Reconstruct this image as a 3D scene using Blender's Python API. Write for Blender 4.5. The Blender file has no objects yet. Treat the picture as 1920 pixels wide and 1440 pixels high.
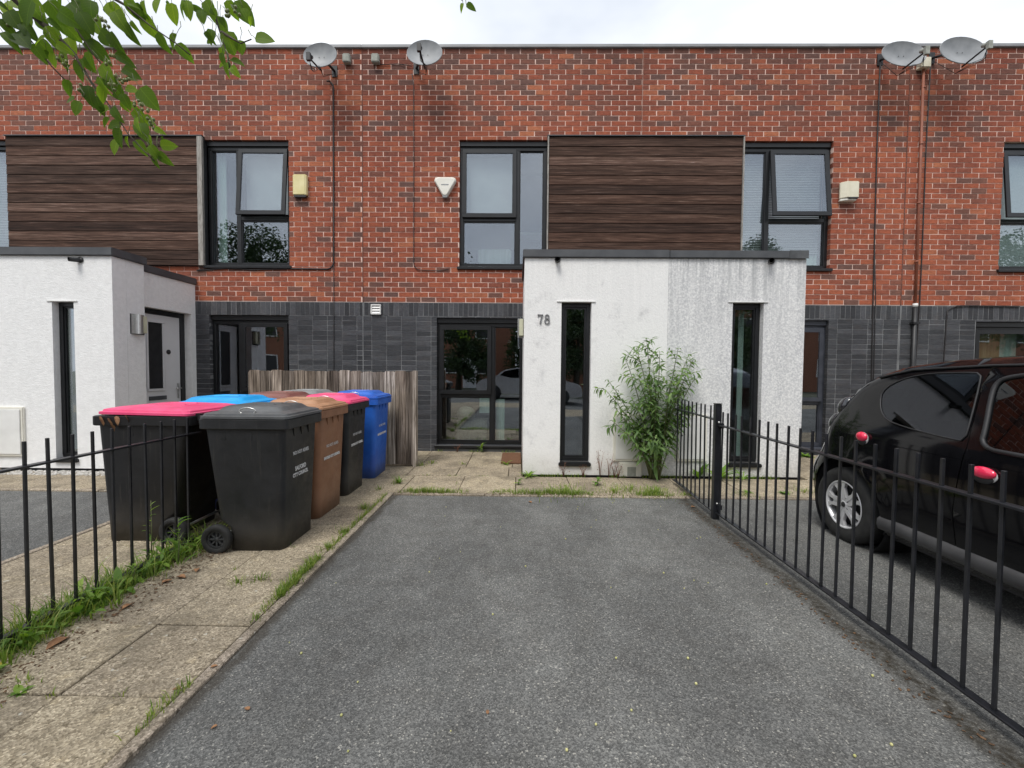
import bpy, bmesh, math, random
from mathutils import Vector, Matrix, geometry, noise as mnoise
RND = random.Random(78)
C = bpy.context.scene.collection
sc = bpy.context.scene
R = math.radians

# ------------------------------------------------------------------ camera, sky, sun, exposure
H = 1.27
def cam_basis(yaw, pit, roll):
    f = Vector((-math.sin(yaw)*math.cos(pit), math.cos(yaw)*math.cos(pit), -math.sin(pit)))
    r0 = Vector((math.cos(yaw), math.sin(yaw), 0)); u0 = r0.cross(f)
    return r0*math.cos(roll)+u0*math.sin(roll), -r0*math.sin(roll)+u0*math.cos(roll), f
r_, u_, f_ = cam_basis(R(0.75), R(2.0), R(0.47))
cd = bpy.data.cameras.new("camera"); cam = bpy.data.objects.new("camera", cd); C.objects.link(cam)
cd.sensor_width = 36; cd.lens = 36*800/1920; cd.clip_start = 0.05; cd.clip_end = 600
cam.matrix_world = Matrix(((r_.x, u_.x, -f_.x, 0), (r_.y, u_.y, -f_.y, 0), (r_.z, u_.z, -f_.z, H), (0, 0, 0, 1)))
sc.camera = cam

SUN_EL, SUN_AZ = 58, 205      # azimuth measured clockwise from +Y: behind the camera, a little to its left
w = bpy.data.worlds.new("World"); sc.world = w; w.use_nodes = True
nt = w.node_tree; nt.nodes.clear()
def wn(t, **k):
    n = nt.nodes.new(t)
    for a, b in k.items(): setattr(n, a, b)
    return n
sky = wn('ShaderNodeTexSky', sky_type='NISHITA', sun_disc=False, sun_elevation=R(SUN_EL), sun_rotation=R(SUN_AZ))
tc = wn('ShaderNodeTexCoord'); mp = wn('ShaderNodeMapping'); mp.inputs['Scale'].default_value = (1, 1, 2.2)
nz = wn('ShaderNodeTexNoise'); nz.inputs['Scale'].default_value = 1.6; nz.inputs['Detail'].default_value = 5; nz.inputs['Roughness'].default_value = .5
cr = wn('ShaderNodeValToRGB')
cr.color_ramp.elements[0].position = .36; cr.color_ramp.elements[0].color = (.60, .65, .73, 1)
cr.color_ramp.elements[1].position = .62; cr.color_ramp.elements[1].color = (.98, 1.0, 1.03, 1)
vm = wn('ShaderNodeVectorMath', operation='SCALE'); vm.inputs[3].default_value = 7.0
mx = wn('ShaderNodeMixRGB'); mx.inputs[0].default_value = .93
bg = wn('ShaderNodeBackground'); bg.inputs['Strength'].default_value = .1; wo = wn('ShaderNodeOutputWorld')
L = nt.links.new
L(tc.outputs['Generated'], mp.inputs[0]); L(mp.outputs[0], nz.inputs['Vector']); L(nz.outputs[0], cr.inputs[0])
L(cr.outputs[0], vm.inputs[0]); L(sky.outputs[0], mx.inputs[1]); L(vm.outputs[0], mx.inputs[2]); L(mx.outputs[0], bg.inputs[0]); L(bg.outputs[0], wo.inputs[0])
sd = bpy.data.lights.new("sun", 'SUN'); sd.energy = 1.5; sd.angle = R(22); sd.color = (1, .97, .92)
so = bpy.data.objects.new("sun", sd); C.objects.link(so)
sdir = Vector((math.sin(R(SUN_AZ))*math.cos(R(SUN_EL)), math.cos(R(SUN_AZ))*math.cos(R(SUN_EL)), math.sin(R(SUN_EL))))
so.rotation_euler = sdir.to_track_quat('Z', 'Y').to_euler(); so.location = (0, -4, 9)
sc.view_settings.view_transform = 'Standard'; sc.view_settings.look = 'None'
sc.view_settings.exposure = 0.87; sc.view_settings.gamma = 1; sc.view_settings.use_curve_mapping = False
sc.cycles.use_denoising = True; sc.cycles.max_bounces = 8; sc.cycles.transparent_max_bounces = 12
sc.cycles.caustics_reflective = False; sc.cycles.caustics_refractive = False

# ------------------------------------------------------------------ materials
def newmat(name):
    m = bpy.data.materials.new(name); m.use_nodes = True
    t = m.node_tree; b = t.nodes['Principled BSDF']
    return m, t, b
def N(t, ty, ins=None, **k):
    n = t.nodes.new(ty)
    for a, b in k.items(): setattr(n, a, b)
    if ins:
        for a, b in ins.items(): n.inputs[a].default_value = b
    return n
def c4(c): return (c[0], c[1], c[2], 1)
def ramp(t, src, stops, interp='LINEAR'):
    r = N(t, 'ShaderNodeValToRGB'); cr = r.color_ramp; cr.interpolation = interp
    while len(cr.elements) < len(stops): cr.elements.new(.5)
    for e, (p, c) in zip(cr.elements, stops): e.position = p; e.color = c4(c) if len(c) == 3 else c
    t.links.new(src, r.inputs[0]); return r.outputs[0]
def coords(t, world=True, scale=(1, 1, 1), rand=False):
    m = N(t, 'ShaderNodeMapping'); m.inputs['Scale'].default_value = scale
    if world: g = N(t, 'ShaderNodeNewGeometry'); t.links.new(g.outputs['Position'], m.inputs[0])
    else: g = N(t, 'ShaderNodeTexCoord'); t.links.new(g.outputs['Object'], m.inputs[0])
    if rand:
        oi = N(t, 'ShaderNodeObjectInfo'); mu = N(t, 'ShaderNodeMath', {1: 37.0}, operation='MULTIPLY')
        t.links.new(oi.outputs['Random'], mu.inputs[0]); t.links.new(mu.outputs[0], m.inputs['Location'])
    return m.outputs[0]
def noi(t, vec, scale, detail=3, rough=.5, dist=0):
    n = N(t, 'ShaderNodeTexNoise', {'Scale': scale, 'Detail': detail, 'Roughness': rough, 'Distortion': dist}); t.links.new(vec, n.inputs['Vector']); return n.outputs[0]
def mix(t, fac, a, b, mode='MIX'):
    n = N(t, 'ShaderNodeMixRGB', blend_type=mode)
    for i, v in ((0, fac), (1, a), (2, b)):
        if isinstance(v, (int, float)): n.inputs[i].default_value = v if i == 0 else (v, v, v, 1)
        elif isinstance(v, tuple): n.inputs[i].default_value = c4(v)
        else: t.links.new(v, n.inputs[i])
    return n.outputs[0]
def bump(t, b, h, strength=.3, dist=.01):
    n = N(t, 'ShaderNodeBump', {'Strength': strength, 'Distance': dist}); t.links.new(h, n.inputs['Height']); t.links.new(n.outputs[0], b.inputs['Normal'])
def pmat(name, a, bcol, scale=8, rough=.6, metal=0, bumps=.15, stretch=(1, 1, 1), world=False, detail=4, lo=.35, hi=.65, dist=.004, coat=0, spec=.5, rand=False):
    m, t, p = newmat(name); v = coords(t, world, stretch, rand); n = noi(t, v, scale, detail)
    t.links.new(ramp(t, n, [(lo, a), (hi, bcol)]), p.inputs['Base Color'])
    p.inputs['Roughness'].default_value = rough; p.inputs['Metallic'].default_value = metal
    p.inputs['Specular IOR Level'].default_value = spec
    if coat: p.inputs['Coat Weight'].default_value = coat; p.inputs['Coat Roughness'].default_value = .05
    if bumps: bump(t, p, n, bumps, dist)
    return m
MT = {}
def brick_mat(name, stops, mort=False):
    m, t, p = newmat(name)
    at = N(t, 'ShaderNodeAttribute', attribute_name='tint')
    base = ramp(t, at.outputs['Fac'], stops)
    v = coords(t, True, (1, 1, 2.2)); n1 = noi(t, v, 28, 5, .65); n2 = noi(t, v, 7, 3); n3 = noi(t, coords(t, True, (.5, 1, .25)), 1.3, 3)
    c = mix(t, ramp(t, n1, [(.38, (0, 0, 0)), (.62, (.8, .8, .8))]), base, mix(t, 1, base, (.62, .60, .62), 'MULTIPLY'))
    c = mix(t, ramp(t, n2, [(.5, (0, 0, 0)), (.75, (.45, .45, .45))]), c, mix(t, 1, c, (1.45, 1.25, 1.1), 'MULTIPLY'))
    c = mix(t, ramp(t, n3, [(.42, (0, 0, 0)), (.66, (.55, .55, .55))]), c, mix(t, 1, c, (.62, .58, .62), 'MULTIPLY'))
    g_ = N(t, 'ShaderNodeNewGeometry'); s_ = N(t, 'ShaderNodeSeparateXYZ'); t.links.new(g_.outputs['Position'], s_.inputs[0])
    so_ = N(t, 'ShaderNodeMapRange', {1: 4.5, 2: 6.0, 3: 0.0, 4: .62}); t.links.new(s_.outputs['Z'], so_.inputs[0])      # darker towards the coping, broken up by noise
    so2 = N(t, 'ShaderNodeMath', operation='MULTIPLY'); t.links.new(so_.outputs[0], so2.inputs[0]); t.links.new(noi(t, coords(t, True, (2.2, 1, .5)), 1.5, 5, .65), so2.inputs[1])
    c = mix(t, so2.outputs[0], c, mix(t, 1, c, (.45, .42, .46), 'MULTIPLY'))
    t.links.new(c, p.inputs['Base Color']); p.inputs['Roughness'].default_value = .88; p.inputs['Specular IOR Level'].default_value = .25
    bump(t, p, noi(t, v, 60, 4, .7), .5, .004); return m
MT['brick'] = brick_mat('red_brick', [(0, (.175, .098, .080)), (.16, (.215, .100, .072)), (.3, (.28, .094, .060)), (.55, (.37, .108, .060)), (.8, (.41, .125, .066)), (.93, (.48, .175, .09)), (1, (.55, .25, .16))])
MT['greybrick'] = brick_mat('slate_grey_brick', [(0, (.050, .053, .058)), (.5, (.074, .078, .085)), (1, (.108, .113, .122))])
MT['mortar'] = pmat('pink_mortar', (.66, .46, .385), (.80, .59, .51), 9, .95, 0, .3, world=True)
MT['greymortar'] = pmat('grey_mortar', (.13, .135, .14), (.25, .255, .26), 3, .95, 0, .3, world=True)
def render_mat(name, mould):
    m, t, p = newmat(name); v = coords(t, True)
    base = (.85, .845, .83)
    g1 = noi(t, v, 5, 6, .7); vs = coords(t, True, (5, 5, .55)); g2 = noi(t, vs, 2.4, 5, .65); g3 = noi(t, v, 46, 4, .7)
    c = mix(t, ramp(t, g3, [(.42, (0, 0, 0)), (.75, (.22, .22, .22))]), base, (.52, .52, .53))
    if mould:
        f = mix(t, 1, ramp(t, g2, [(.3, (.5, .5, .5)), (.68, (.9, .9, .9))]), ramp(t, g3, [(.36, (.1, .1, .1)), (.6, (.85, .85, .85))]), 'MULTIPLY')
        c = mix(t, f, c, (.40, .41, .43))
    f = ramp(t, g1, [(.54, (0, 0, 0)), (.70, (.55, .55, .55))]); c = mix(t, mix(t, 1, f, ramp(t, g2, [(.4, (.2, .2, .2)), (.65, (1, 1, 1))]), 'MULTIPLY'), c, (.36, .36, .37))
    gz = N(t, 'ShaderNodeNewGeometry'); sz_ = N(t, 'ShaderNodeSeparateXYZ'); t.links.new(gz.outputs['Position'], sz_.inputs[0])
    ru = N(t, 'ShaderNodeMapRange', {1: 1.5, 2: 2.56, 3: 0.0, 4: .8 if mould else .14}); t.links.new(sz_.outputs['Z'], ru.inputs[0])
    rv = N(t, 'ShaderNodeMath', operation='MULTIPLY'); t.links.new(ru.outputs[0], rv.inputs[0]); t.links.new(ramp(t, noi(t, coords(t, True, (9, 9, .35)), 2.0, 5, .7), [(.45, (0, 0, 0)), (.66, (1, 1, 1))]), rv.inputs[1])
    c = mix(t, rv.outputs[0], c, (.33, .34, .35))
    # splash-back dirt along the foot of the wall
    g = N(t, 'ShaderNodeNewGeometry'); s = N(t, 'ShaderNodeSeparateXYZ'); t.links.new(g.outputs['Position'], s.inputs[0])
    mr = N(t, 'ShaderNodeMapRange', {1: 0.0, 2: .32, 3: .75, 4: 0.0}); t.links.new(s.outputs['Z'], mr.inputs[0])
    mm = N(t, 'ShaderNodeMath', operation='MULTIPLY'); t.links.new(mr.outputs[0], mm.inputs[0]); t.links.new(g1, mm.inputs[1])
    c = mix(t, mm.outputs[0], c, (.42, .38, .30))
    t.links.new(c, p.inputs['Base Color']); p.inputs['Roughness'].default_value = .93; p.inputs['Specular IOR Level'].default_value = .2
    h = mix(t, .5, noi(t, v, 38, 3, .6), noi(t, v, 110, 2)); bump(t, p, h, .5, .010); return m
MT['render'] = render_mat('white_render', False); MT['mould'] = render_mat('mouldy_white_render', True)
def clean_render():
    m, t, p = newmat('fresh_white_render'); v = coords(t, True); g = noi(t, v, 20, 4)
    t.links.new(ramp(t, g, [(.3, (.78, .78, .775)), (.7, (.86, .86, .855))]), p.inputs['Base Color']); p.inputs['Roughness'].default_value = .93
    bump(t, p, mix(t, .5, noi(t, coords(t, True, (.8, .8, 1.6)), 34, 3, .6), noi(t, v, 110, 2)), .7, .010); return m
MT['fresh'] = clean_render()
def asphalt():
    m, t, p = newmat('asphalt'); v = coords(t, True)
    vo = N(t, 'ShaderNodeTexVoronoi', {'Scale': 190.0}); t.links.new(v, vo.inputs['Vector'])
    sp = N(t, 'ShaderNodeSeparateColor'); t.links.new(vo.outputs['Color'], sp.inputs[0])
    stone = ramp(t, sp.outputs[0], [(0, (.064, .065, .063)), (.45, (.105, .106, .102)), (.8, (.156, .156, .15)), (.965, (.19, .19, .18)), (.99, (.33, .32, .29))])
    big = noi(t, coords(t, True, (1.15, .62, 1)), 1.25, 5, .62); med = noi(t, v, 7, 4, .6)
    c = mix(t, ramp(t, big, [(.42, (0, 0, 0)), (.60, (1, 1, 1))]), mix(t, 1, stone, (.90, .90, .90), 'MULTIPLY'), mix(t, 1, stone, (1.26, 1.26, 1.25), 'MULTIPLY'))
    c = mix(t, ramp(t, med, [(.40, (0, 0, 0)), (.68, (.6, .6, .6))]), c, mix(t, 1, c, (.74, .72, .70), 'MULTIPLY'))
    g = N(t, 'ShaderNodeNewGeometry'); s = N(t, 'ShaderNodeSeparateXYZ'); t.links.new(g.outputs['Position'], s.inputs[0])
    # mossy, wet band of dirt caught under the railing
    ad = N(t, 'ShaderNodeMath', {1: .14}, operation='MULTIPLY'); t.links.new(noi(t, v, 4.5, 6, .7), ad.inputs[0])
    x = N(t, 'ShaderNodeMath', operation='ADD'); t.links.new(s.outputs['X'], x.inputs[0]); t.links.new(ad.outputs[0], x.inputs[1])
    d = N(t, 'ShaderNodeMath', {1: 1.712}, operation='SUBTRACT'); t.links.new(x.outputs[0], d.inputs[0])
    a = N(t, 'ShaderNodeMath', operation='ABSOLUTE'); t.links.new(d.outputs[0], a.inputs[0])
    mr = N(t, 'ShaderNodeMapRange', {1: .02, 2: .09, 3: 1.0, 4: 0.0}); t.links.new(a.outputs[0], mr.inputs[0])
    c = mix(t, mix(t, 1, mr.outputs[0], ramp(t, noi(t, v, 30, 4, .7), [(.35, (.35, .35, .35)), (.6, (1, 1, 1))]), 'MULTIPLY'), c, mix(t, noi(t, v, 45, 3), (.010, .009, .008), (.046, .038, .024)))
    # the same against the left kerb, thinner
    d = N(t, 'ShaderNodeMath', {1: 1.15}, operation='ADD'); t.links.new(x.outputs[0], d.inputs[0])
    a = N(t, 'ShaderNodeMath', operation='ABSOLUTE'); t.links.new(d.outputs[0], a.inputs[0])
    mr = N(t, 'ShaderNodeMapRange', {1: .01, 2: .05, 3: .7, 4: 0.0}); t.links.new(a.outputs[0], mr.inputs[0])
    c = mix(t, mr.outputs[0], c, (.04, .032, .022))
    t.links.new(c, p.inputs['Base Color']); p.inputs['Roughness'].default_value = .82; p.inputs['Specular IOR Level'].default_value = .35
    bump(t, p, vo.outputs['Distance'], .6, .004); return m
MT['asphalt'] = asphalt()
def slab_mat(name, a, b, dirt):
    m, t, p = newmat(name); v = coords(t, True)
    vo = N(t, 'ShaderNodeTexVoronoi', {'Scale': 150.0}); t.links.new(v, vo.inputs['Vector'])
    sp = N(t, 'ShaderNodeSeparateColor'); t.links.new(vo.outputs['Color'], sp.inputs[0])
    c = ramp(t, sp.outputs[0], [(0, tuple(x*.62 for x in a)), (.4, a), (.85, b), (1, tuple(min(1, x*1.35) for x in b))])
    oi = N(t, 'ShaderNodeObjectInfo'); c = mix(t, .8, c, mix(t, 1, c, ramp(t, oi.outputs['Random'], [(0, (.78, .76, .76)), (1, (1.12, 1.1, 1.04))]), 'MULTIPLY'))
    c = mix(t, ramp(t, noi(t, v, 3.2, 6, .68), [(.46, (0, 0, 0)), (.66, (.75, .75, .75))]), c, dirt)
    c = mix(t, ramp(t, noi(t, v, 9, 5, .7), [(.56, (0, 0, 0)), (.7, (.5, .5, .5))]), c, mix(t, 1, c, (1.5, 1.45, 1.3), 'MULTIPLY'))
    vo2 = N(t, 'ShaderNodeTexVoronoi', {'Scale': 15.0, 'Randomness': 1.0}); t.links.new(v, vo2.inputs['Vector'])
    wob = N(t, 'ShaderNodeMath', operation='ADD'); t.links.new(vo2.outputs['Distance'], wob.inputs[0]); t.links.new(noi(t, v, 60, 3), wob.inputs[1])
    c = mix(t, ramp(t, wob.outputs[0], [(.50, (.8, .8, .8)), (.56, (0, 0, 0))]), c, (.52, .50, .43))
    c = mix(t, ramp(t, noi(t, v, 34, 3, .6), [(.60, (0, 0, 0)), (.66, (.7, .7, .7))]), c, mix(t, 1, c, (.45, .43, .40), 'MULTIPLY'))
    t.links.new(c, p.inputs['Base Color']); p.inputs['Roughness'].default_value = .92; p.inputs['Specular IOR Level'].default_value = .2
    bump(t, p, vo.outputs['Distance'], .6, .004); return m
MT['slab'] = slab_mat('concrete_flag', (.31, .262, .190), (.45, .39, .295), (.155, .13, .095))
MT['kerb'] = slab_mat('concrete_edging', (.30, .255, .20), (.43, .37, .30), (.13, .11, .08))
MT['soil'] = pmat('soil', (.045, .035, .022), (.14, .11, .065), 22, .95, 0, .8, world=True, dist=.02)
MT['ground'] = pmat('far_ground', (.06, .07, .04), (.12, .12, .09), 2, .95, 0, .3, world=True)
def wood(name, stops, axis):
    m, t, p = newmat(name); sc_ = (1.3, 9, 52) if axis == 'x' else (34, 9, 1.0)
    v = coords(t, True, sc_, True); n = noi(t, v, 1.6, 6, .7, .6); n2 = noi(t, coords(t, True, (.55, 1, 9) if axis == 'x' else (5, 1, .6), True), 2.6, 5, .65)
    oi = N(t, 'ShaderNodeObjectInfo')
    c = ramp(t, n, stops)
    c = mix(t, ramp(t, n2, [(.42, (0, 0, 0)), (.66, (.75, .75, .75))]), c, mix(t, 1, c, (1.9, 1.95, 2.05), 'MULTIPLY'))
    c = mix(t, .9, c, mix(t, 1, c, ramp(t, oi.outputs['Random'], [(0, (.55, .44, .40)), (.45, (.88, .78, .72)), (.8, (1.3, 1.1, .98)), (1, (2.1, 2.0, 1.95))]), 'MULTIPLY'))
    t.links.new(c, p.inputs['Base Color']); p.inputs['Roughness'].default_value = .85; p.inputs['Specular IOR Level'].default_value = .25
    bump(t, p, n, .6, .006); return m
MT['clad'] = wood('weathered_cladding', [(.34, (.016, .010, .008)), (.47, (.038, .022, .016)), (.60, (.074, .048, .037)), (.76, (.20, .17, .15))], 'x')
MT['fencewood'] = wood('weathered_fence_board', [(.34, (.025, .021, .017)), (.46, (.095, .084, .070)), (.58, (.20, .185, .16)), (.74, (.42, .40, .36))], 'z')
MT['trimwood'] = pmat('silvered_trim', (.20, .185, .165), (.38, .36, .33), 30, .9, 0, .3, (4, 4, .4), True)
MT['frame'] = pmat('black_window_frame', (.006, .0065, .0075), (.010, .011, .013), 6, .38, 0, .02)
MT['framegrey'] = pmat('grey_window_frame', (.030, .034, .045), (.05, .055, .07), 6, .4, 0, .02)
MT['fascia'] = pmat('grey_fascia_metal', (.055, .058, .064), (.082, .086, .092), 5, .5, 0, .05, world=True)
MT['coping'] = pmat('coping_metal', (.22, .225, .235), (.30, .305, .31), 3, .45, .0, .05, world=True)
MT['rail'] = pmat('painted_railing', (.007, .008, .010), (.015, .016, .020), 18, .34, 0, .12, world=True, spec=.65)
MT['room'] = pmat('room_paint', (.10, .10, .10), (.16, .155, .15), 1.5, .9, 0, 0, world=True)
MT['blind'] = pmat('slat_and_sash_backing', (.36, .36, .40), (.42, .42, .46), 3, .6, 0, 0)
MT['curtain'] = pmat('pale_curtain', (.40, .50, .47), (.52, .62, .60), 5, .8, 0, .1, (6, 1, .3))
MT['tan'] = pmat('tan_curtain', (.30, .20, .09), (.46, .34, .19), 5, .8, 0, .1, (6, 1, .3), True)
MT['white'] = pmat('white_plastic', (.70, .70, .68), (.80, .80, .78), 5, .45, 0, .03)
MT['doorwhite'] = pmat('white_door', (.66, .66, .67), (.72, .72, .73), 3, .35, 0, .02)
MT['cream'] = pmat('yellowed_plastic', (.66, .58, .28), (.76, .68, .38), 9, .5, 0, .05)
MT['cream2'] = pmat('cream_plastic', (.66, .62, .48), (.74, .70, .56), 9, .5, 0, .05)
MT['ivory'] = pmat('ivory_plastic', (.72, .70, .62), (.78, .76, .69), 9, .5, 0, .05)
MT['boxgrey'] = pmat('grey_green_box', (.24, .25, .22), (.34, .35, .31), 20, .8, 0, .2)
MT['dark'] = pmat('black_plastic', (.012, .012, .013), (.022, .022, .024), 12, .5, 0, .05)
MT['cable'] = pmat('black_cable', (.012, .011, .012), (.025, .02, .02), 12, .6, 0, .05)
MT['cablered'] = pmat('brown_mastic', (.11, .045, .032), (.17, .07, .05), 12, .9, 0, .2, world=True)
MT['pipered'] = pmat('brick_coloured_pipe', (.22, .075, .045), (.30, .105, .06), 9, .6, 0, .1, world=True)
MT['dish'] = pmat('dish_grey', (.19, .20, .21), (.28, .29, .30), 5, .55, 0, .03)
MT['steel'] = pmat('brushed_steel', (.45, .45, .44), (.62, .62, .60), 40, .3, .9, .03, (1, 1, 8))
MT['chrome'] = pmat('alloy', (.58, .58, .59), (.68, .68, .69), 5, .30, .35, 0)
MT['diffuser'] = pmat('lamp_diffuser', (.50, .50, .36), (.60, .60, .45), 9, .5, 0, 0)
MT['binblack'] = pmat('bin_charcoal', (.010, .011, .0125), (.019, .020, .0225), 3, .48, 0, .08, detail=8)
MT['binjet'] = pmat('bin_jet', (.005, .005, .006), (.010, .010, .011), 3, .5, 0, .08, detail=8)
MT['lidgrey'] = pmat('bin_lid_grey', (.055, .058, .062), (.105, .11, .115), 4, .40, 0, .06, detail=8)
MT['lidpale'] = pmat('bin_lid_pale', (.20, .21, .215), (.27, .28, .285), 4, .42, 0, .06)
MT['binbrown'] = pmat('bin_brown', (.20, .092, .048), (.27, .13, .07), 3, .5, 0, .06, detail=8)
MT['lidbrown'] = pmat('bin_lid_tan', (.34, .17, .09), (.46, .25, .14), 4, .5, 0, .06, detail=8)
MT['lidrust'] = pmat('bin_lid_maroon', (.17, .065, .055), (.25, .10, .08), 4, .5, 0, .06)
MT['binblue'] = pmat('bin_blue', (.012, .085, .42), (.02, .13, .55), 3, .45, 0, .06, detail=8)
MT['binnavy'] = pmat('bin_navy', (.03, .06, .30), (.05, .08, .38), 3, .45, 0, .06)
MT['lidcyan'] = pmat('bin_lid_cyan', (.0, .28, .68), (.01, .38, .82), 4, .45, 0, .06)
MT['lidpink'] = pmat('bin_lid_pink', (.72, .045, .16), (.85, .10, .24), 4, .42, 0, .06, detail=8)
def bin_mat(name, a, b, dust=(.16, .145, .12), amt=.5):
    m, t, p = newmat(name); v = coords(t, True); c = ramp(t, noi(t, v, 4, 6, .6), [(.35, a), (.65, b)])
    sc1 = noi(t, coords(t, True, (3, 3, 46)), 2.2, 4, .7); sc2 = noi(t, coords(t, True, (40, 40, 1.4)), 1.6, 4, .7)
    c = mix(t, ramp(t, sc1, [(.62, (0, 0, 0)), (.72, (.35*amt*2, .35*amt*2, .35*amt*2))]), c, mix(t, .5, c, dust))
    c = mix(t, ramp(t, sc2, [(.58, (0, 0, 0)), (.72, (.30, .30, .30))]), c, mix(t, .45, c, dust))
    g = N(t, 'ShaderNodeNewGeometry'); s_ = N(t, 'ShaderNodeSeparateXYZ'); t.links.new(g.outputs['Position'], s_.inputs[0])
    mr = N(t, 'ShaderNodeMapRange', {1: .0, 2: .34, 3: .55, 4: 0.0}); t.links.new(s_.outputs['Z'], mr.inputs[0]); mm = N(t, 'ShaderNodeMath', operation='MULTIPLY'); t.links.new(mr.outputs[0], mm.inputs[0]); t.links.new(noi(t, v, 9, 5, .7), mm.inputs[1])
    c = mix(t, mm.outputs[0], c, dust)
    # rain-spotted grime on the upward faces
    n_ = N(t, 'ShaderNodeSeparateXYZ'); t.links.new(g.outputs['Normal'], n_.inputs[0]); up = N(t, 'ShaderNodeMapRange', {1: .6, 2: 1.0, 3: 0.0, 4: .55*amt}); t.links.new(n_.outputs['Z'], up.inputs[0])
    u2 = N(t, 'ShaderNodeMath', operation='MULTIPLY'); t.links.new(up.outputs[0], u2.inputs[0]); t.links.new(ramp(t, noi(t, v, 26, 5, .75), [(.42, (0, 0, 0)), (.62, (1, 1, 1))]), u2.inputs[1]); c = mix(t, u2.outputs[0], c, dust)
    t.links.new(c, p.inputs['Base Color']); p.inputs['Specular IOR Level'].default_value = .45
    t.links.new(ramp(t, noi(t, v, 12, 5, .7), [(.3, (.36, .36, .36)), (.7, (.62, .62, .62))]), p.inputs['Roughness']); bump(t, p, mix(t, .5, noi(t, v, 5, 3), noi(t, v, 90, 3)), .10, .006); return m
for k_, a_, b_, am in (('binblack', (.010, .011, .0125), (.019, .020, .0225), .25), ('binjet', (.005, .005, .006), (.010, .010, .011), .2), ('lidgrey', (.055, .058, .062), (.105, .11, .115), .5), ('binbrown', (.20, .092, .048), (.27, .13, .07), .5),
                       ('lidbrown', (.34, .17, .09), (.46, .25, .14), .5), ('binblue', (.012, .085, .42), (.02, .13, .55), .35), ('lidcyan', (.0, .28, .68), (.01, .38, .82), .4), ('lidpink', (.70, .05, .16), (.82, .10, .24), .4), ('lidrust', (.17, .065, .055), (.25, .10, .08), .6), ('lidpale', (.20, .21, .215), (.27, .28, .285), .6)):
    MT[k_] = bin_mat(MT[k_].name, a_, b_, amt=am)
MT['print'] = pmat('white_print', (.40, .40, .40), (.62, .62, .62), 60, .6, 0, 0, lo=.3, hi=.5)
MT['printdim'] = pmat('worn_print', (.09, .09, .095), (.2, .2, .205), 60, .6, 0, 0)
MT['numeral'] = pmat('dull_metal_numeral', (.16, .16, .165), (.26, .26, .265), 30, .5, .3, .05)
MT['paint'] = pmat('black_car_paint', (.0025, .0025, .0035), (.004, .004, .005), 3, .07, 0, 0, spec=.38)
MT['roofreflect'] = pmat('car_roof_reflection_tint', (.012, .008, .008), (.018, .012, .012), 3, .15, 0, 0, coat=1)  # black body colour with a brownish tint standing in for the roof's reflection
MT['rubber'] = pmat('tyre_rubber', (.012, .012, .012), (.022, .022, .021), 20, .8, 0, .15)
MT['hub'] = pmat('bin_wheel_hub', (.035, .036, .038), (.06, .062, .065), 12, .5, 0, .05)
MT['trim'] = pmat('car_trim', (.014, .014, .015), (.024, .024, .026), 12, .55, 0, .05)
MT['sillgrey'] = pmat('dusty_sill', (.045, .045, .047), (.07, .07, .072), 7, .4, 0, .05)
MT['pinkgloss'] = pmat('pink_cover', (.78, .018, .07), (.84, .03, .10), 4, .2, 0, 0, coat=1)
MT['lamp'] = pmat('tail_lamp_smoke', (.02, .02, .024), (.04, .04, .045), 3, .06, 0, 0, coat=1)
MT['silver'] = pmat('silver_car_paint', (.50, .51, .53), (.58, .59, .61), 3, .25, .4, 0, coat=1)
MT['mat'] = pmat('coir_mat', (.10, .045, .022), (.19, .09, .045), 60, .95, 0, .8, world=True)
MT['bark'] = pmat('bark', (.035, .028, .020), (.08, .062, .045), 22, .9, 0, .5, (1, 1, .3))
MT['stem'] = pmat('green_stem', (.10, .12, .05), (.17, .18, .08), 9, .7, 0, .1)
MT['stemred'] = pmat('dry_red_stem', (.14, .055, .035), (.24, .11, .06), 9, .8, 0, .1)
MT['fruit'] = pmat('green_fruit', (.10, .13, .03), (.18, .19, .06), 9, .4, 0, .05)
MT['farbrick'] = pmat('far_brick', (.20, .085, .05), (.34, .15, .09), 30, .9, 0, .2, (1, 1, 3), True)
MT['farroof'] = pmat('far_roof_tile', (.05, .045, .045), (.08, .07, .065), 9, .9, 0, .2, (1, 1, 3), True)
MT['litter'] = pmat('dead_leaf', (.16, .075, .035), (.34, .18, .085), 40, .8, 0, .2)
MT['crumbs'] = pmat('crumbled_litter', (.05, .03, .018), (.16, .09, .045), 60, .9, 0, .2, world=True)
MT['litteryellow'] = pmat('yellow_leaf', (.45, .36, .05), (.62, .50, .10), 40, .8, 0, .2)
MT['pebble'] = pmat('pale_pebble', (.30, .28, .25), (.55, .53, .50), 30, .8, 0, .2, world=True)
MT['berry'] = pmat('dropped_fruit', (.35, .36, .12), (.55, .52, .25), 30, .6, 0, 0)
MT['bark2'] = MT['bark']
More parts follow.
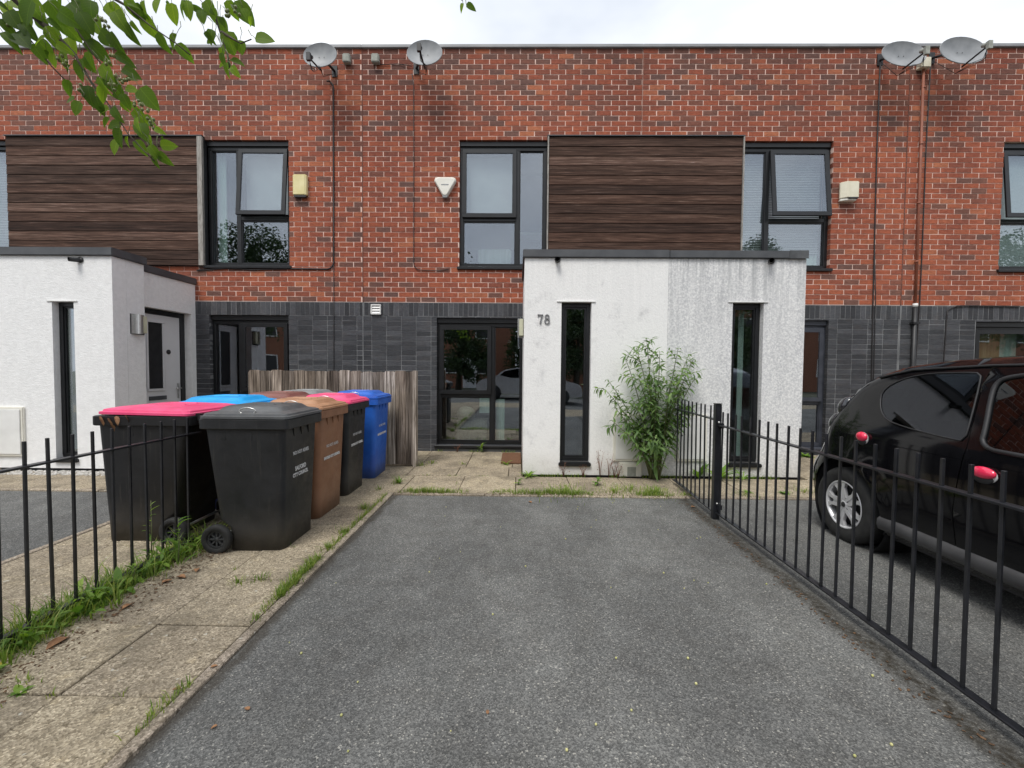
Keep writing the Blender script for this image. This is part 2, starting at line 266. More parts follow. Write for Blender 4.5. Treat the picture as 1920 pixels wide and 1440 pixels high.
def leaf_mat(name, a, b, c, trans=.35, veins=0):
    m, t, p = newmat(name); oi = N(t, 'ShaderNodeObjectInfo'); g = N(t, 'ShaderNodeNewGeometry')
    s = N(t, 'ShaderNodeMath', operation='ADD'); t.links.new(oi.outputs['Random'], s.inputs[0]); t.links.new(g.outputs['Random Per Island'], s.inputs[1])
    f = N(t, 'ShaderNodeMath', operation='FRACT'); t.links.new(s.outputs[0], f.inputs[0])
    col = ramp(t, f.outputs[0], [(0, a), (.55, b), (1, c)])
    n = noi(t, coords(t, False, (1, 1, 1)), 60, 3); col = mix(t, ramp(t, n, [(.4, (0, 0, 0)), (.7, (.4, .4, .4))]), col, mix(t, 1, col, (.7, .72, .6), 'MULTIPLY'))
    if veins:
        tc_ = N(t, 'ShaderNodeTexCoord'); sx = N(t, 'ShaderNodeSeparateXYZ'); t.links.new(tc_.outputs['Object'], sx.inputs[0])
        ab = N(t, 'ShaderNodeMath', operation='ABSOLUTE'); t.links.new(sx.outputs['X'], ab.inputs[0])
        m1 = N(t, 'ShaderNodeMapRange', {1: .006, 2: .022, 3: .55, 4: 0.0}); t.links.new(ab.outputs[0], m1.inputs[0])
        q = N(t, 'ShaderNodeMath', {1: .9}, operation='MULTIPLY'); t.links.new(ab.outputs[0], q.inputs[0])
        q2 = N(t, 'ShaderNodeMath', operation='SUBTRACT'); t.links.new(sx.outputs['Y'], q2.inputs[0]); t.links.new(q.outputs[0], q2.inputs[1])
        q3 = N(t, 'ShaderNodeMath', {1: 9.0}, operation='MULTIPLY'); t.links.new(q2.outputs[0], q3.inputs[0]); q4 = N(t, 'ShaderNodeMath', {1: .5}, operation='PINGPONG'); t.links.new(q3.outputs[0], q4.inputs[0])
        m2 = N(t, 'ShaderNodeMapRange', {1: .0, 2: .10, 3: .35, 4: 0.0}); t.links.new(q4.outputs[0], m2.inputs[0])
        mxv = N(t, 'ShaderNodeMath', operation='MAXIMUM'); t.links.new(m1.outputs[0], mxv.inputs[0]); t.links.new(m2.outputs[0], mxv.inputs[1])
        col = mix(t, mxv.outputs[0], col, mix(t, 1, col, (1.9, 1.7, 1.6), 'MULTIPLY'))
    t.links.new(col, p.inputs['Base Color']); p.inputs['Roughness'].default_value = .5; p.inputs['Specular IOR Level'].default_value = .35
    bump(t, p, n, .3, .003)
    tr = N(t, 'ShaderNodeBsdfTranslucent'); t.links.new(mix(t, 1, col, (1.7, 1.8, .7), 'MULTIPLY'), tr.inputs[0])
    mx = N(t, 'ShaderNodeMixShader', {0: trans}); o = t.nodes['Material Output']
    t.links.new(p.outputs[0], mx.inputs[1]); t.links.new(tr.outputs[0], mx.inputs[2]); t.links.new(mx.outputs[0], o.inputs[0]); return m
MT['treeleaf'] = leaf_mat('tree_leaf', (.05, .095, .018), (.105, .19, .024), (.20, .31, .035), .6, 1)
MT['bushleaf'] = leaf_mat('buddleia_leaf', (.08, .14, .05), (.13, .22, .075), (.22, .32, .12), .35)
MT['grass'] = leaf_mat('grass_blade', (.10, .17, .03), (.18, .27, .045), (.34, .36, .11), .35)
MT['weedleaf'] = leaf_mat('weed_leaf', (.08, .16, .03), (.15, .27, .045), (.26, .38, .07), .35)
MT['crown'] = leaf_mat('far_foliage', (.02, .04, .016), (.035, .065, .022), (.055, .09, .03), .2)
def glass(name, refl, tint=(.85, .9, .88), rough=0.0):
    m = bpy.data.materials.new(name); m.use_nodes = True; t = m.node_tree; t.nodes.clear()
    tr = N(t, 'ShaderNodeBsdfTransparent'); tr.inputs[0].default_value = c4(tint)
    gl = N(t, 'ShaderNodeBsdfGlossy', {'Roughness': rough}); gl.inputs[0].default_value = (.86, .9, 1, 1)
    v = coords(t, True); n = noi(t, v, .9, 2); bm = N(t, 'ShaderNodeBump', {'Strength': .05, 'Distance': .05}); t.links.new(n, bm.inputs['Height']); t.links.new(bm.outputs[0], gl.inputs['Normal'])
    lw = N(t, 'ShaderNodeLayerWeight', {'Blend': .5}); pw = N(t, 'ShaderNodeMath', {1: 4.5}, operation='POWER'); t.links.new(lw.outputs['Facing'], pw.inputs[0]); mr = N(t, 'ShaderNodeMapRange', {1: .0, 2: 1.0, 3: refl, 4: 1.0}); t.links.new(pw.outputs[0], mr.inputs[0])
    mx = N(t, 'ShaderNodeMixShader'); o = N(t, 'ShaderNodeOutputMaterial')
    t.links.new(mr.outputs[0], mx.inputs[0]); t.links.new(tr.outputs[0], mx.inputs[1]); t.links.new(gl.outputs[0], mx.inputs[2]); t.links.new(mx.outputs[0], o.inputs[0]); return m
MT['glass'] = glass('window_glass', .17); MT['glasslow'] = glass('window_glass_lower', .21); MT['carglass'] = glass('tinted_car_glass', .06, (.10, .11, .11))
MT['frost'] = pmat('frosted_film', (.42, .45, .48), (.50, .53, .56), 60, .5, 0, .2)

# ------------------------------------------------------------------ object helpers
def tag(o, label=None, cat=None, group=None, kind=None):
    if label: o['label'] = label
    if cat: o['category'] = cat
    if group: o['group'] = group
    if kind: o['kind'] = kind
    return o
WL = {}
def thing(name, label, cat, loc=(0, 0, 0), group=None, rz=0):
    o = bpy.data.objects.new(name, None); o.empty_display_size = .1; C.objects.link(o); o.location = loc; o.rotation_euler = (0, 0, rz)
    WL[o.name] = Vector(loc); return tag(o, label, cat, group)
def link(name, me, parent=None):
    o = bpy.data.objects.new(name, me); C.objects.link(o)
    if parent: o.parent = parent
    WL[o.name] = WL[parent.name].copy() if parent else Vector((0, 0, 0))
    return o
class MB:
    def __init__(s): s.v = []; s.f = []; s.t = []; s.sm = []
    def add(s, vs, fs, tint=.5, smooth=False):
        n = len(s.v); s.v += [tuple(v) for v in vs]; s.f += [tuple(i+n for i in f) for f in fs]; s.t += [tint]*len(fs); s.sm += [smooth]*len(fs); return s
    def box(s, x0, x1, y0, y1, z0, z1, tint=.5, mtx=None):
        vs = [Vector(p) for p in ((x0,y0,z0),(x1,y0,z0),(x1,y1,z0),(x0,y1,z0),(x0,y0,z1),(x1,y0,z1),(x1,y1,z1),(x0,y1,z1))]
        if mtx: vs = [mtx @ v for v in vs]
        return s.add(vs, [(0,3,2,1),(4,5,6,7),(0,1,5,4),(1,2,6,5),(2,3,7,6),(3,0,4,7)], tint)
    def tube(s, pts, r, seg=6, tint=.5, cap=True):
        pts = [Vector(p) for p in pts]; n = len(pts); rs = r if isinstance(r, (list, tuple)) else [r]*n; vs = []; fs = []; up = None
        for i, p in enumerate(pts):
            d = (pts[min(i+1, n-1)]-pts[max(i-1, 0)]).normalized()
            if up is None: up = Vector((0, 0, 1)) if abs(d.z) < .9 else Vector((0, 1, 0))
            a = d.cross(up).normalized(); b = a.cross(d).normalized(); up = b
            for k in range(seg): q = 2*math.pi*k/seg; vs.append(p+(a*math.cos(q)+b*math.sin(q))*rs[i])
        for i in range(n-1):
            for k in range(seg): k2 = (k+1) % seg; fs.append((i*seg+k, i*seg+k2, (i+1)*seg+k2, (i+1)*seg+k))
        if cap: fs += [tuple(range(seg-1, -1, -1)), tuple((n-1)*seg+k for k in range(seg))]
        return s.add(vs, fs, tint, True)
    def lathe(s, prof, seg=24, mtx=None, tint=.5):      # profile (r, h) about local z
        vs = []; fs = []; n = len(prof)
        for k in range(seg):
            q = 2*math.pi*k/seg
            for r, h in prof: vs.append(Vector((r*math.cos(q), r*math.sin(q), h)))
        if mtx: vs = [mtx @ v for v in vs]
        for k in range(seg):
            k2 = (k+1) % seg
            for i in range(n-1): fs.append((k*n+i, k2*n+i, k2*n+i+1, k*n+i+1))
        return s.add(vs, fs, tint, True)
    def prism(s, poly, mtx, h, tint=.5):               # polygon in local xy, extruded 0..h along local z
        n = len(poly); vs = [mtx @ Vector((x, y, 0)) for x, y in poly]+[mtx @ Vector((x, y, h)) for x, y in poly]
        return s.add(vs, [tuple(range(n-1, -1, -1)), tuple(range(n, 2*n))]+[(i, (i+1) % n, (i+1) % n+n, i+n) for i in range(n)], tint)
    def ell(s, c, r, seg=12, rings=8, mtx=None, tint=.5):
        vs = []; fs = []
        for i in range(rings+1):
            a = math.pi*i/rings
            for k in range(seg): q = 2*math.pi*k/seg; vs.append(Vector((r[0]*math.sin(a)*math.cos(q), r[1]*math.sin(a)*math.sin(q), r[2]*math.cos(a))))
        if mtx: vs = [mtx @ v for v in vs]
        vs = [v+Vector(c) for v in vs]
        for i in range(rings):
            for k in range(seg): k2 = (k+1) % seg; fs.append((i*seg+k, (i+1)*seg+k, (i+1)*seg+k2, i*seg+k2))
        return s.add(vs, fs, tint, True)
    def loft(s, rings, tint=.5, caps=True, smooth=False):
        n = len(rings[0]); vs = [v for r in rings for v in r]; fs = []
        for i in range(len(rings)-1):
            for k in range(n): k2 = (k+1) % n; fs.append((i*n+k, i*n+k2, (i+1)*n+k2, (i+1)*n+k))
        if caps: fs += [tuple(range(n-1, -1, -1)), tuple((len(rings)-1)*n+k for k in range(n))]
        return s.add(vs, fs, tint, smooth)
    def mesh(s, name, mat, off=None, bevel=0, seg=2, tint=False):
        me = bpy.data.meshes.new(name); vs = s.v if off is None else [(v[0]-off[0], v[1]-off[1], v[2]-off[2]) for v in s.v]
        me.from_pydata(vs, [], s.f); me.materials.append(mat if not isinstance(mat, str) else MT[mat])
        me.polygons.foreach_set('use_smooth', s.sm)
        if tint: a = me.attributes.new('tint', 'FLOAT', 'FACE'); a.data.foreach_set('value', s.t)
        if bevel:
            bm = bmesh.new(); bm.from_mesh(me); bmesh.ops.remove_doubles(bm, verts=bm.verts, dist=1e-5)
            es = [e for e in bm.edges if len(e.link_faces) == 2 and e.calc_face_angle(0) > .5]
            bmesh.ops.bevel(bm, geom=es, offset=bevel, segments=seg, affect='EDGES', clamp_overlap=True); bm.to_mesh(me); bm.free()
        me.update(); return me
    def build(s, name, mat, parent=None, local=False, bevel=0, seg=2, tint=False):
        off = None if (parent is None or local) else WL[parent.name]
        return link(name, s.mesh(name, mat, off, bevel, seg, tint), parent)
def single(name, mb, mat, label, cat, group=None, bevel=0, kind=None, tint=False):
    return tag(mb.build(name, mat, None, bevel=bevel, tint=tint), label, cat, group, kind)
def rrect(x0, x1, y0, y1, z, r=.05, n=4):
    out = []
    for cx, cy, a0 in ((x1-r, y1-r, 0), (x0+r, y1-r, 90), (x0+r, y0+r, 180), (x1-r, y0+r, 270)):
        for k in range(n+1): a = R(a0+90*k/n); out.append(Vector((cx+r*math.cos(a), cy+r*math.sin(a), z)))
    return out
def text_mb(s, size, mtx, name, mat, parent, bold=0, ext=.0006, spacing=1.0):
    cu = bpy.data.curves.new(name, 'FONT'); cu.body = s; cu.size = size; cu.align_x = 'CENTER'; cu.align_y = 'CENTER'; cu.extrude = ext; cu.offset = bold; cu.space_character = spacing; cu.resolution_u = 3
    o = bpy.data.objects.new(name, cu); dg = bpy.context.evaluated_depsgraph_get(); C.objects.link(o); bpy.context.view_layer.update()
    me = bpy.data.meshes.new_from_object(o.evaluated_get(bpy.context.evaluated_depsgraph_get())); bpy.data.objects.remove(o); bpy.data.curves.remove(cu)
    me.transform(mtx); me.materials.clear(); me.materials.append(MT[mat]); return link(name, me, parent)

# ------------------------------------------------------------------ ground
YF = 6.45
def sheet(name, x0, x1, y0, y1, z, mat, th=.05, kind='structure'):
    m = MB().box(x0, x1, y0, y1, z-th, z); o = m.build(name, mat); o['kind'] = kind; return o
sheet('ground', -90, 90, -90, 90, -.075, 'ground')
sheet('driveway', -1.235, 40, -1.2, 4.205, 0, 'asphalt')
dl = sheet('driveway', -40, -3.305, -1.2, 4.20, -.001, 'asphalt')
sheet('footway', -40, 40, -3.2, -1.2, -.006, 'slab')
sheet('road', -60, 60, -9.5, -3.2, -.07, 'asphalt')
sheet('soil_bed', -3.4, -1.2, -1.2, 4.25, -.018, 'soil')
sheet('soil_bed', -40, 40, 4.205, 8.0, -.018, 'soil')

pv = thing('pavement', None, None); pv['kind'] = 'structure'
def slab(x0, x1, y0, y1, z=.012, name='paving_slab', mat='slab', g=.0035, bev=.004):
    dz = RND.uniform(-.003, .003)
    mb = MB().box(x0+g, x1-g, y0+g, y1-g, -.03, z+dz)
    # tiny tilt and chipped corner so that no two flags lie alike
    tx, ty = RND.uniform(-.003, .003), RND.uniform(-.003, .003); cx, cy = (x0+x1)/2, (y0+y1)/2
    mb.v = [(a, b, c+(tx*(a-cx)+ty*(b-cy) if c > 0 else 0)) for a, b, c in mb.v]
    return mb.build(name, mat, pv, bevel=bev, seg=1)
ys = [4.268-.45*k for k in range(13)]
for i in range(12):
    slab(-1.745, -1.292, ys[i+1], ys[i]); slab(-2.20, -1.745, ys[i+1], ys[i])
    slab(-2.85, -2.40, ys[i+1], ys[i]); slab(-3.25, -2.85, ys[i+1], ys[i])
def row(y0, y1, xs):
    for a, b in zip(xs[:-1], xs[1:]): slab(a, b, y0, y1)
row(4.27, 4.962, [-8.3+.592*k for k in range(29)])
row(4.964, 5.42, [-4.75, -4.2, -3.6, -3.0, -2.4, -1.85, -1.3, -.72, -.1, .06]); row(5.423, 6.118, [-4.75, -4.2, -3.6, -3.0, -2.4, -1.85, -1.25, -.655, -.06, .06])
row(6.12, 6.44, [-4.75, -3.6, -2.7, -1.9, -1.3, -.66, .06])
row(4.964, 5.42, [3.40, 3.9, 4.5, 5.1, 5.7, 6.3, 6.9, 7.5, 8.1, 8.7]); row(5.423, 6.44, [3.40, 3.9, 4.5, 5.1, 5.7, 6.3, 6.9, 7.5, 8.1, 8.7])
row(4.964, 5.42, [-8.3, -7.7, -7.1, -6.5]) if False else None
y = 4.26
while y > -1.1:
    slab(-1.290, -1.237, y-.915, y, .016, 'kerb_edging', 'kerb', .002, .005); slab(-3.303, -3.253, y-.915, y, .014, 'kerb_edging', 'kerb', .002, .005); y -= .915
x = -1.237
while x < 8: slab(x, x+.915, 4.208, 4.262, .014, 'kerb_edging', 'kerb', .002, .005); x += .915
x = -3.303
while x > -9: slab(x-.915, x, 4.203, 4.26, .014, 'kerb_edging', 'kerb', .002, .005); x -= .915

# ------------------------------------------------------------------ houses
def sub_rects(x0, x1, z0, z1, holes):
    """parts of a brick that stay when openings are cut out (openings span the brick's height)"""
    segs = [(x0, x1, z0, z1)]
    for hx0, hx1, hz0, hz1 in holes:
        out = []
        for a, b, c, d in segs:
            if b <= hx0 or a >= hx1 or d <= hz0 or c >= hz1: out.append((a, b, c, d)); continue
            if c < hz0-.012: out.append((a, b, c, hz0)) if hz0-c > .012 else None
            if d > hz1+.012: out.append((a, b, hz1, d))
            cc, dd = max(c, hz0), min(d, hz1)
            if a < hx0-.012: out.append((a, hx0, cc, dd))
            if b > hx1+.012: out.append((hx1, b, cc, dd))
        segs = out
    return segs
def bricks(parent, name, mat, recs, limit=300, key=lambda b: (b[0]+b[1])**2/4+((b[2]+b[3])/2-1.3)**2):
    """recs: (x0,x1,z0,z1,tint). The 'limit' nearest are parts, the rest one joined part"""
    recs = sorted(recs, key=key); off = WL[parent.name]; cache = {}
    def mesh_for(w_, h_, tint):
        k = (round(w_, 3), round(h_, 3), round(tint*24))
        if k not in cache:
            m = MB(); j = lambda: RND.uniform(-.0012, .0012)
            m.add([(-w_/2+j(), j(), -h_/2+j()), (w_/2+j(), j(), -h_/2+j()), (w_/2, .1, -h_/2), (-w_/2, .1, -h_/2), (-w_/2+j(), j(), h_/2+j()), (w_/2+j(), j(), h_/2+j()), (w_/2, .1, h_/2), (-w_/2, .1, h_/2)],
                  [(0,3,2,1),(4,5,6,7),(0,1,5,4),(1,2,6,5),(2,3,7,6),(3,0,4,7)], k[2]/24)
            cache[k] = m.mesh(name, mat, None, 0, 2, True)
        return cache[k]
    for x0, x1, z0, z1, tint in recs[:limit]:
        o = link(name, mesh_for(x1-x0, z1-z0, tint), parent); o.location = ((x0+x1)/2-off.x, YF+RND.uniform(-.0015, .0015)-off.y, (z0+z1)/2-off.z)
        o.rotation_euler = (RND.uniform(-.012, .012), RND.uniform(-.004, .004), RND.uniform(-.006, .006))
    if len(recs) > limit:
        m = MB()
        for x0, x1, z0, z1, tint in recs[limit:]:
            d = RND.uniform(-.002, .002); m.box(x0, x1, YF+d, YF+.1, z0, z1, tint)
        o = m.build(name+'work', mat, parent, tint=True); o['kind'] = 'stuff'
def wall_sheet(parent, name, mat, x0, x1, z0, z1, holes, y0, y1):
    xs = sorted({x0, x1, *[min(max(v, x0), x1) for h in holes for v in h[:2]]}); zs = sorted({z0, z1, *[min(max(v, z0), z1) for h in holes for v in h[2:]]})
    nx, nz = len(xs)-1, len(zs)-1
    solid = [[not any(h[0] <= (xs[i]+xs[i+1])/2 <= h[1] and h[2] <= (zs[j]+zs[j+1])/2 <= h[3] for h in holes) for j in range(nz)] for i in range(nx)]
    m = MB()
    for i in range(nx):
        for j in range(nz):
            if not solid[i][j]: continue
            a, b, c, d = xs[i], xs[i+1], zs[j], zs[j+1]
            m.add([(a,y0,c),(b,y0,c),(b,y0,d),(a,y0,d)], [(0,1,2,3)]); m.add([(a,y1,c),(b,y1,c),(b,y1,d),(a,y1,d)], [(3,2,1,0)])
            if i == 0 or not solid[i-1][j]: m.add([(a,y0,c),(a,y1,c),(a,y1,d),(a,y0,d)], [(3,2,1,0)])
            if i == nx-1 or not solid[i+1][j]: m.add([(b,y0,c),(b,y1,c),(b,y1,d),(b,y0,d)], [(0,1,2,3)])
            if j == 0 or not solid[i][j-1]: m.add([(a,y0,c),(b,y0,c),(b,y1,c),(a,y1,c)], [(3,2,1,0)])
            if j == nz-1 or not solid[i][j+1]: m.add([(a,y0,d),(b,y0,d),(b,y1,d),(a,y1,d)], [(0,1,2,3)])
    return m.build(name, mat, parent)
def red_tint(x, z):
    up = max(0, (z-4.2)/1.8); r = RND.random()
    if r < .15+.20*up: return RND.uniform(0, .30)
    if r < .90: return RND.uniform(.30, .82)-.22*up
    return RND.uniform(.78, .92)
def ring(m, x0, x1, z0, z1, w_, y0, y1, wb=None):
    wb = w_ if wb is None else wb
    m.box(x0, x1, y0, y1, z1-w_, z1); m.box(x0, x1, y0, y1, z0, z0+wb); m.box(x0, x0+w_, y0, y1, z0+wb, z1-w_); m.box(x1-w_, x1, y0, y1, z0+wb, z1-w_)
def window(house, x0, x1, z0, z1, mx, tz, sash_left, open_=0, gl='glass', fr='frame', behind=None, y=YF+.065, cut=True):
    """mx: mullion centre x; tz: transom centre z; the opening light sits above the transom on one side"""
    m = MB(); yb = y+.07; W = .05
    ring(m, x0, x1, z0, z1-.075, W, y, yb); m.box(mx-.03, mx+.03, y+.001, yb-.001, z0+W, z1-.075-W)
    sx0, sx1 = (x0+W, mx-.03) if sash_left else (mx+.03, x1-W); ox0, ox1 = (mx+.03, x1-W) if sash_left else (x0+W, mx-.03)
    m.box(sx0, sx1, y+.002, yb-.002, tz-.03, tz+.03)
    w_ = m.build('window', fr, house, bevel=.004, seg=1)
    hd = MB().box(x0+.002, x1-.002, y-.028, y+.08, z1-.073, z1-.003).build('head_trim', fr, w_, bevel=.003, seg=1)
    MB().box(x0-.03, x1+.03, YF-.035, y+.02, z0-.045, z0-.002).build('sill', fr, w_, bevel=.006, seg=1)
    def pane(a, b, c, d, mt): return MB().box(a-.006, b+.006, y+.03, y+.036, c-.006, d+.006).build('pane', mt, w_)
    pane(ox0, ox1, z0+W, z1-.075-W, gl); pane(sx0, sx1, z0+W, tz-.03, gl)
    bead = MB()
    for a, b, c, d in ((ox0, ox1, z0+W, z1-.075-W), (sx0, sx1, z0+W, tz-.03)): ring(bead, a, b, c, d, .014, y+.014, y+.029)
    bead.build('glazing_bead', fr, w_)
    # sash, hinged along its top edge
    a0, a1, c0, c1 = sx0-.012, sx1+.012, tz+.016, z1-.075-W+.012
    ang = R(open_); piv = Vector((0, y-.004, c1)); T = Matrix.Translation(piv) @ Matrix.Rotation(-ang, 4, 'X') @ Matrix.Translation(-piv)
    s = MB(); ring(s, a0, a1, c0, c1, .062, y-.03, y-.001); s.v = [tuple(T @ Vector(v)) for v in s.v]; s.build('sash', fr, w_, bevel=.004, seg=1)
    p = MB().box(a0+.055, a1-.055, y-.018, y-.012, c0+.055, c1-.055); p.v = [tuple(T @ Vector(v)) for v in p.v]; p.build('pane', gl, w_)
    if behind:
        for kind, a, b, c, d in behind:
            q = MB()
            if kind == 'slats':
                z = c
                while z < d: q.box(a, b, y+.10, y+.118, z, z+.004, mtx=None); q.add([(a,y+.10,z+.004),(b,y+.10,z+.004),(b,y+.112,z+.018),(a,y+.112,z+.018)], [(0,1,2,3)]); z += .025
                q.build('blind', 'blind', w_)['kind'] = 'stuff'
            elif kind == 'sash_backing': q.box(a, b, y+.10, y+.104, c, d); q.build('sash_sky_backing', 'blind', w_)  # pale sheet added behind the sash in place of its brighter sky reflection
            elif kind == 'frost': q.box(a, b, y+.045, y+.049, c, d); q.build('frosted_film', 'frost', w_)
            else:
                n = 14; vs = []
                for k in range(n+1):
                    xx = a+(b-a)*k/n; yy = y+.13+.018*math.sin(k*2.1); vs += [(xx, yy, c), (xx, yy, d)]
                q.add(vs, [(2*k, 2*k+2, 2*k+3, 2*k+1) for k in range(n)], smooth=True); q.build('curtain', 'tan' if kind == 'tan' else 'curtain', w_)
    return w_
def cladding(house, x0, x1, z0, z1, tl, tr):
    bk = MB().box(x0, x1, YF-.02, YF+.05, z0, z1).build('cladding_batten', 'dark', house)
    h = .1392; z = z1-.006; k = 0
    while z > z0+.03:
        zb = max(z-h+.004, z0); d = RND.uniform(-.0015, .0015)
        a, b = x0+tl, x1-tr
        m = MB().add([(a,YF-.046+d,zb),(b,YF-.046+d,zb),(b,YF-.021,zb),(a,YF-.021,zb),(a,YF-.0405+d,z),(b,YF-.0405+d,z),(b,YF-.021,z),(a,YF-.021,z)], [(0,3,2,1),(4,5,6,7),(0,1,5,4),(1,2,6,5),(2,3,7,6),(3,0,4,7)])
        m.build('cladding_board', 'clad', house, bevel=.003, seg=1); z -= h
    for a, b in ((x0, x0+tl-.002), (x1-tr+.002, x1)):
        if b-a > .003: MB().box(a, b, YF-.062, YF-.021, z0, z1-.002).build('corner_trim', 'trimwood', house)
    MB().box(x0-.005, x1+.005, YF-.066, YF-.0, z1+.002, z1+.014).build('drip_flashing', 'fascia', house)

TOP = 5.985
def make_house(label, x0, x1, holes_up, holes_dn, hide=None, up_from=2.27, dark_x=None):
    h = thing('terraced_house', label, 'house', ((x0+x1)/2, 8, 0), 'houses of the brick terrace')
    g = .004; holes = holes_up+holes_dn
    eh = [(a-g, b+g, c-g, d+g) for a, b, c, d in holes_up]; ed = [(a-g, b+g, c-g, d+g) for a, b, c, d in holes_dn]
    wall_sheet(h, 'mortar_wall', 'mortar', x0+.004, x1-.004, 2.262, TOP, eh, YF+.0045, YF+.22)
    wall_sheet(h, 'plinth_wall', 'greymortar', x0+.004, x1-.004, -.02, 2.2615, ed, YF+.0035, YF+.22)
    MB().box(x0+.002, x1-.002, YF+.22, 14, TOP-.25, TOP-.05).build('flat_roof', 'fascia', h)
    MB().box(x0+.002, x1-.002, 14, 14.2, -.02, TOP).build('rear_wall', 'farbrick', h)
    MB().box(x0+.002, x1-.002, YF+.24, 14, 2.42, 2.6).build('upper_floor', 'room', h)
    MB().box(x0+.002, x0+.05, YF+.24, 14, -.02, TOP-.25).build('party_wall', 'room', h)
    MB().box(x1-.05, x1-.002, YF+.24, 14, -.02, TOP-.25).build('party_wall', 'room', h)
    MB().box(x0+.05, x1-.05, 10, 10.1, -.02, TOP-.25).build('partition_wall', 'room', h)
    MB().box(x0+.05, x1-.05, YF+.24, 14, -.02, .0).build('ground_floor', 'room', h)
    MB().box(x0, x1, YF-.03, YF+.24, TOP+.002, TOP+.05).build('coping', 'coping', h, bevel=.006)
    # red stretcher courses
    recs = []; ztop = TOP-.004; pitch = (ztop-2.262)/50; k = 0; z = ztop
    hid = hide or []
    allh = holes_up+hid
    while z-pitch > 2.262-.01:
        zb = z-pitch+.0102; off = (.1125 if k % 2 else 0)+RND.uniform(-.008, .008)
        n0 = math.floor((x0-off)/.225); x = n0*.225+off
        while x < x1:
            a, b = max(x+RND.uniform(0, .003), x0+.006), min(x+.2150-RND.uniform(0, .003), x1-.006)
            if b-a > .03:
                t = red_tint(x, z)
                for s in sub_rects(a, b, zb, z, allh): recs.append((*s, t))
            x += .225
        z -= pitch; k += 1
    bricks(h, 'brick', 'brick', recs)
    # grey soldier course and stack-bonded grey brick below it
    recs = []; x = math.floor(x0/.075)*.075
    while x < x1:
        a, b = max(x, x0+.006), min(x+.0665, x1-.006)
        if b-a > .02:
            t = RND.random()
            for s in sub_rects(a, b, 2.062, 2.255, holes_dn+hid): recs.append((*s, t))
        x += .075
    bricks(h, 'soldier_brick', 'greybrick', recs)
    recs = []; z = 2.052
    while z > .0:
        zb = z-.0662; x = math.floor(x0/.225)*.225+.04
        while x < x1:
            a, b = max(x, x0+.006), min(x+.2165, x1-.006)
            if b-a > .02:
                t = RND.random()*.8+.1*RND.random()
                for s in sub_rects(a, b, zb, z, holes_dn+hid): recs.append((*s, t))
            x += .225
        z -= .0745
    bricks(h, 'grey_brick', 'greybrick', recs)
    return h
ZT = 4.668; ZB = 2.800
wa, ca = (-4.718, -3.454, ZB, ZT-.004), (-7.703, -4.722, ZB-.01, 4.690)
wb, cb = (-.891, .413, ZB, ZT), (.412, 3.289, ZB, 4.695)
wc, wd = (3.288, 4.612, ZB, ZT-.01), (7.085, 8.42, ZB, ZT-.02); wz = (-9.05, -7.72, ZB, ZT)
wag, wbg, wcg, wdg = (-4.69, -3.478, .10, 2.055), (-1.227, .090, .11, 2.035), (3.40, 4.630, .13, 2.035), (6.80, 8.114, .10, 2.03)
hide_c = [(.16, 3.25, -.1, 2.50)]; hide_l = [(-8.0, -5.05, -.1, 2.45)]
hz = make_house('end house of the terrace showing only a slatted blind window at the left edge', -10.2, -6.2, [(-9.05, -7.72, ZB, ZT), (-7.715, -6.2, ZB-.01, 4.69)], [], hide_l)
ha = make_house('brick house with tilted open upper window and freshly painted white porch on the left', -6.2, -2.345, [(-6.2, -4.722, ZB-.01, 4.69), wa], [wag], hide_l)
hb = make_house('middle brick house with the number 78 porch and an office chair behind its upper window', -2.345, 1.80, [wb, (.4131, 1.80, ZB-.01, 4.695)], [wbg, ], hide_c)
hc = make_house('brick house with mould stained half porch and open upper window with slatted blind', 1.80, 5.68, [(1.80, 3.287, ZB-.01, 4.695), wc], [wcg], hide_c)
hd_ = make_house('brick house at the right edge behind the black car with frosted upper window', 5.68, 10.2, [wd], [wdg])
window(hz, *wz, -8.2, 3.52, True, 0, behind=[('slats', -9.0, -7.77, ZB+.02, ZT-.1)])
window(ha, *wa, -4.255, 3.525, False, 5.0, behind=[('curtain', -4.66, -4.52, ZB+.03, ZT-.1), ('sash_backing', -4.20, -3.52, 3.62, 4.50)])
window(hb, *wb, -.025, 3.525, True, .6, behind=[('sash_backing', -.82, -.07, 3.60, 4.50)])
window(hc, *wc, 3.70, 3.525, False, 6.5, behind=[('slats', 3.32, 4.55, 3.06, ZT-.12), ('curtain', 4.22, 4.54, ZB+.03, 3.06)])
window(hd_, *wd, 7.98, 3.525, True, 5.0, behind=[('frost', 7.12, 8.38, ZB+.03, ZT-.1)])
window(ha, *wag, -4.25, .88, False, 0, 'glasslow', behind=None)
window(hb, *wbg, -.385, .865, True, 0, 'glasslow', behind=[('curtain', -.33, -.20, .16, .80)])
window(hc, *wcg, 3.85, .80, False, 0, 'glasslow', 'framegrey')
window(hd_, *wdg, 7.7, .865, True, 0, 'glasslow', behind=[('tan', 6.88, 7.35, .15, 1.95), ('curtain', 7.35, 7.6, .15, 1.95)])
MB().box(-1.225, .06, YF-.012, YF+.012, -.01, .055).build('damp_course_plate', 'fascia', hb)
cladding(ha, *ca, .004, .075); cladding(hb, *cb, .022, .020)

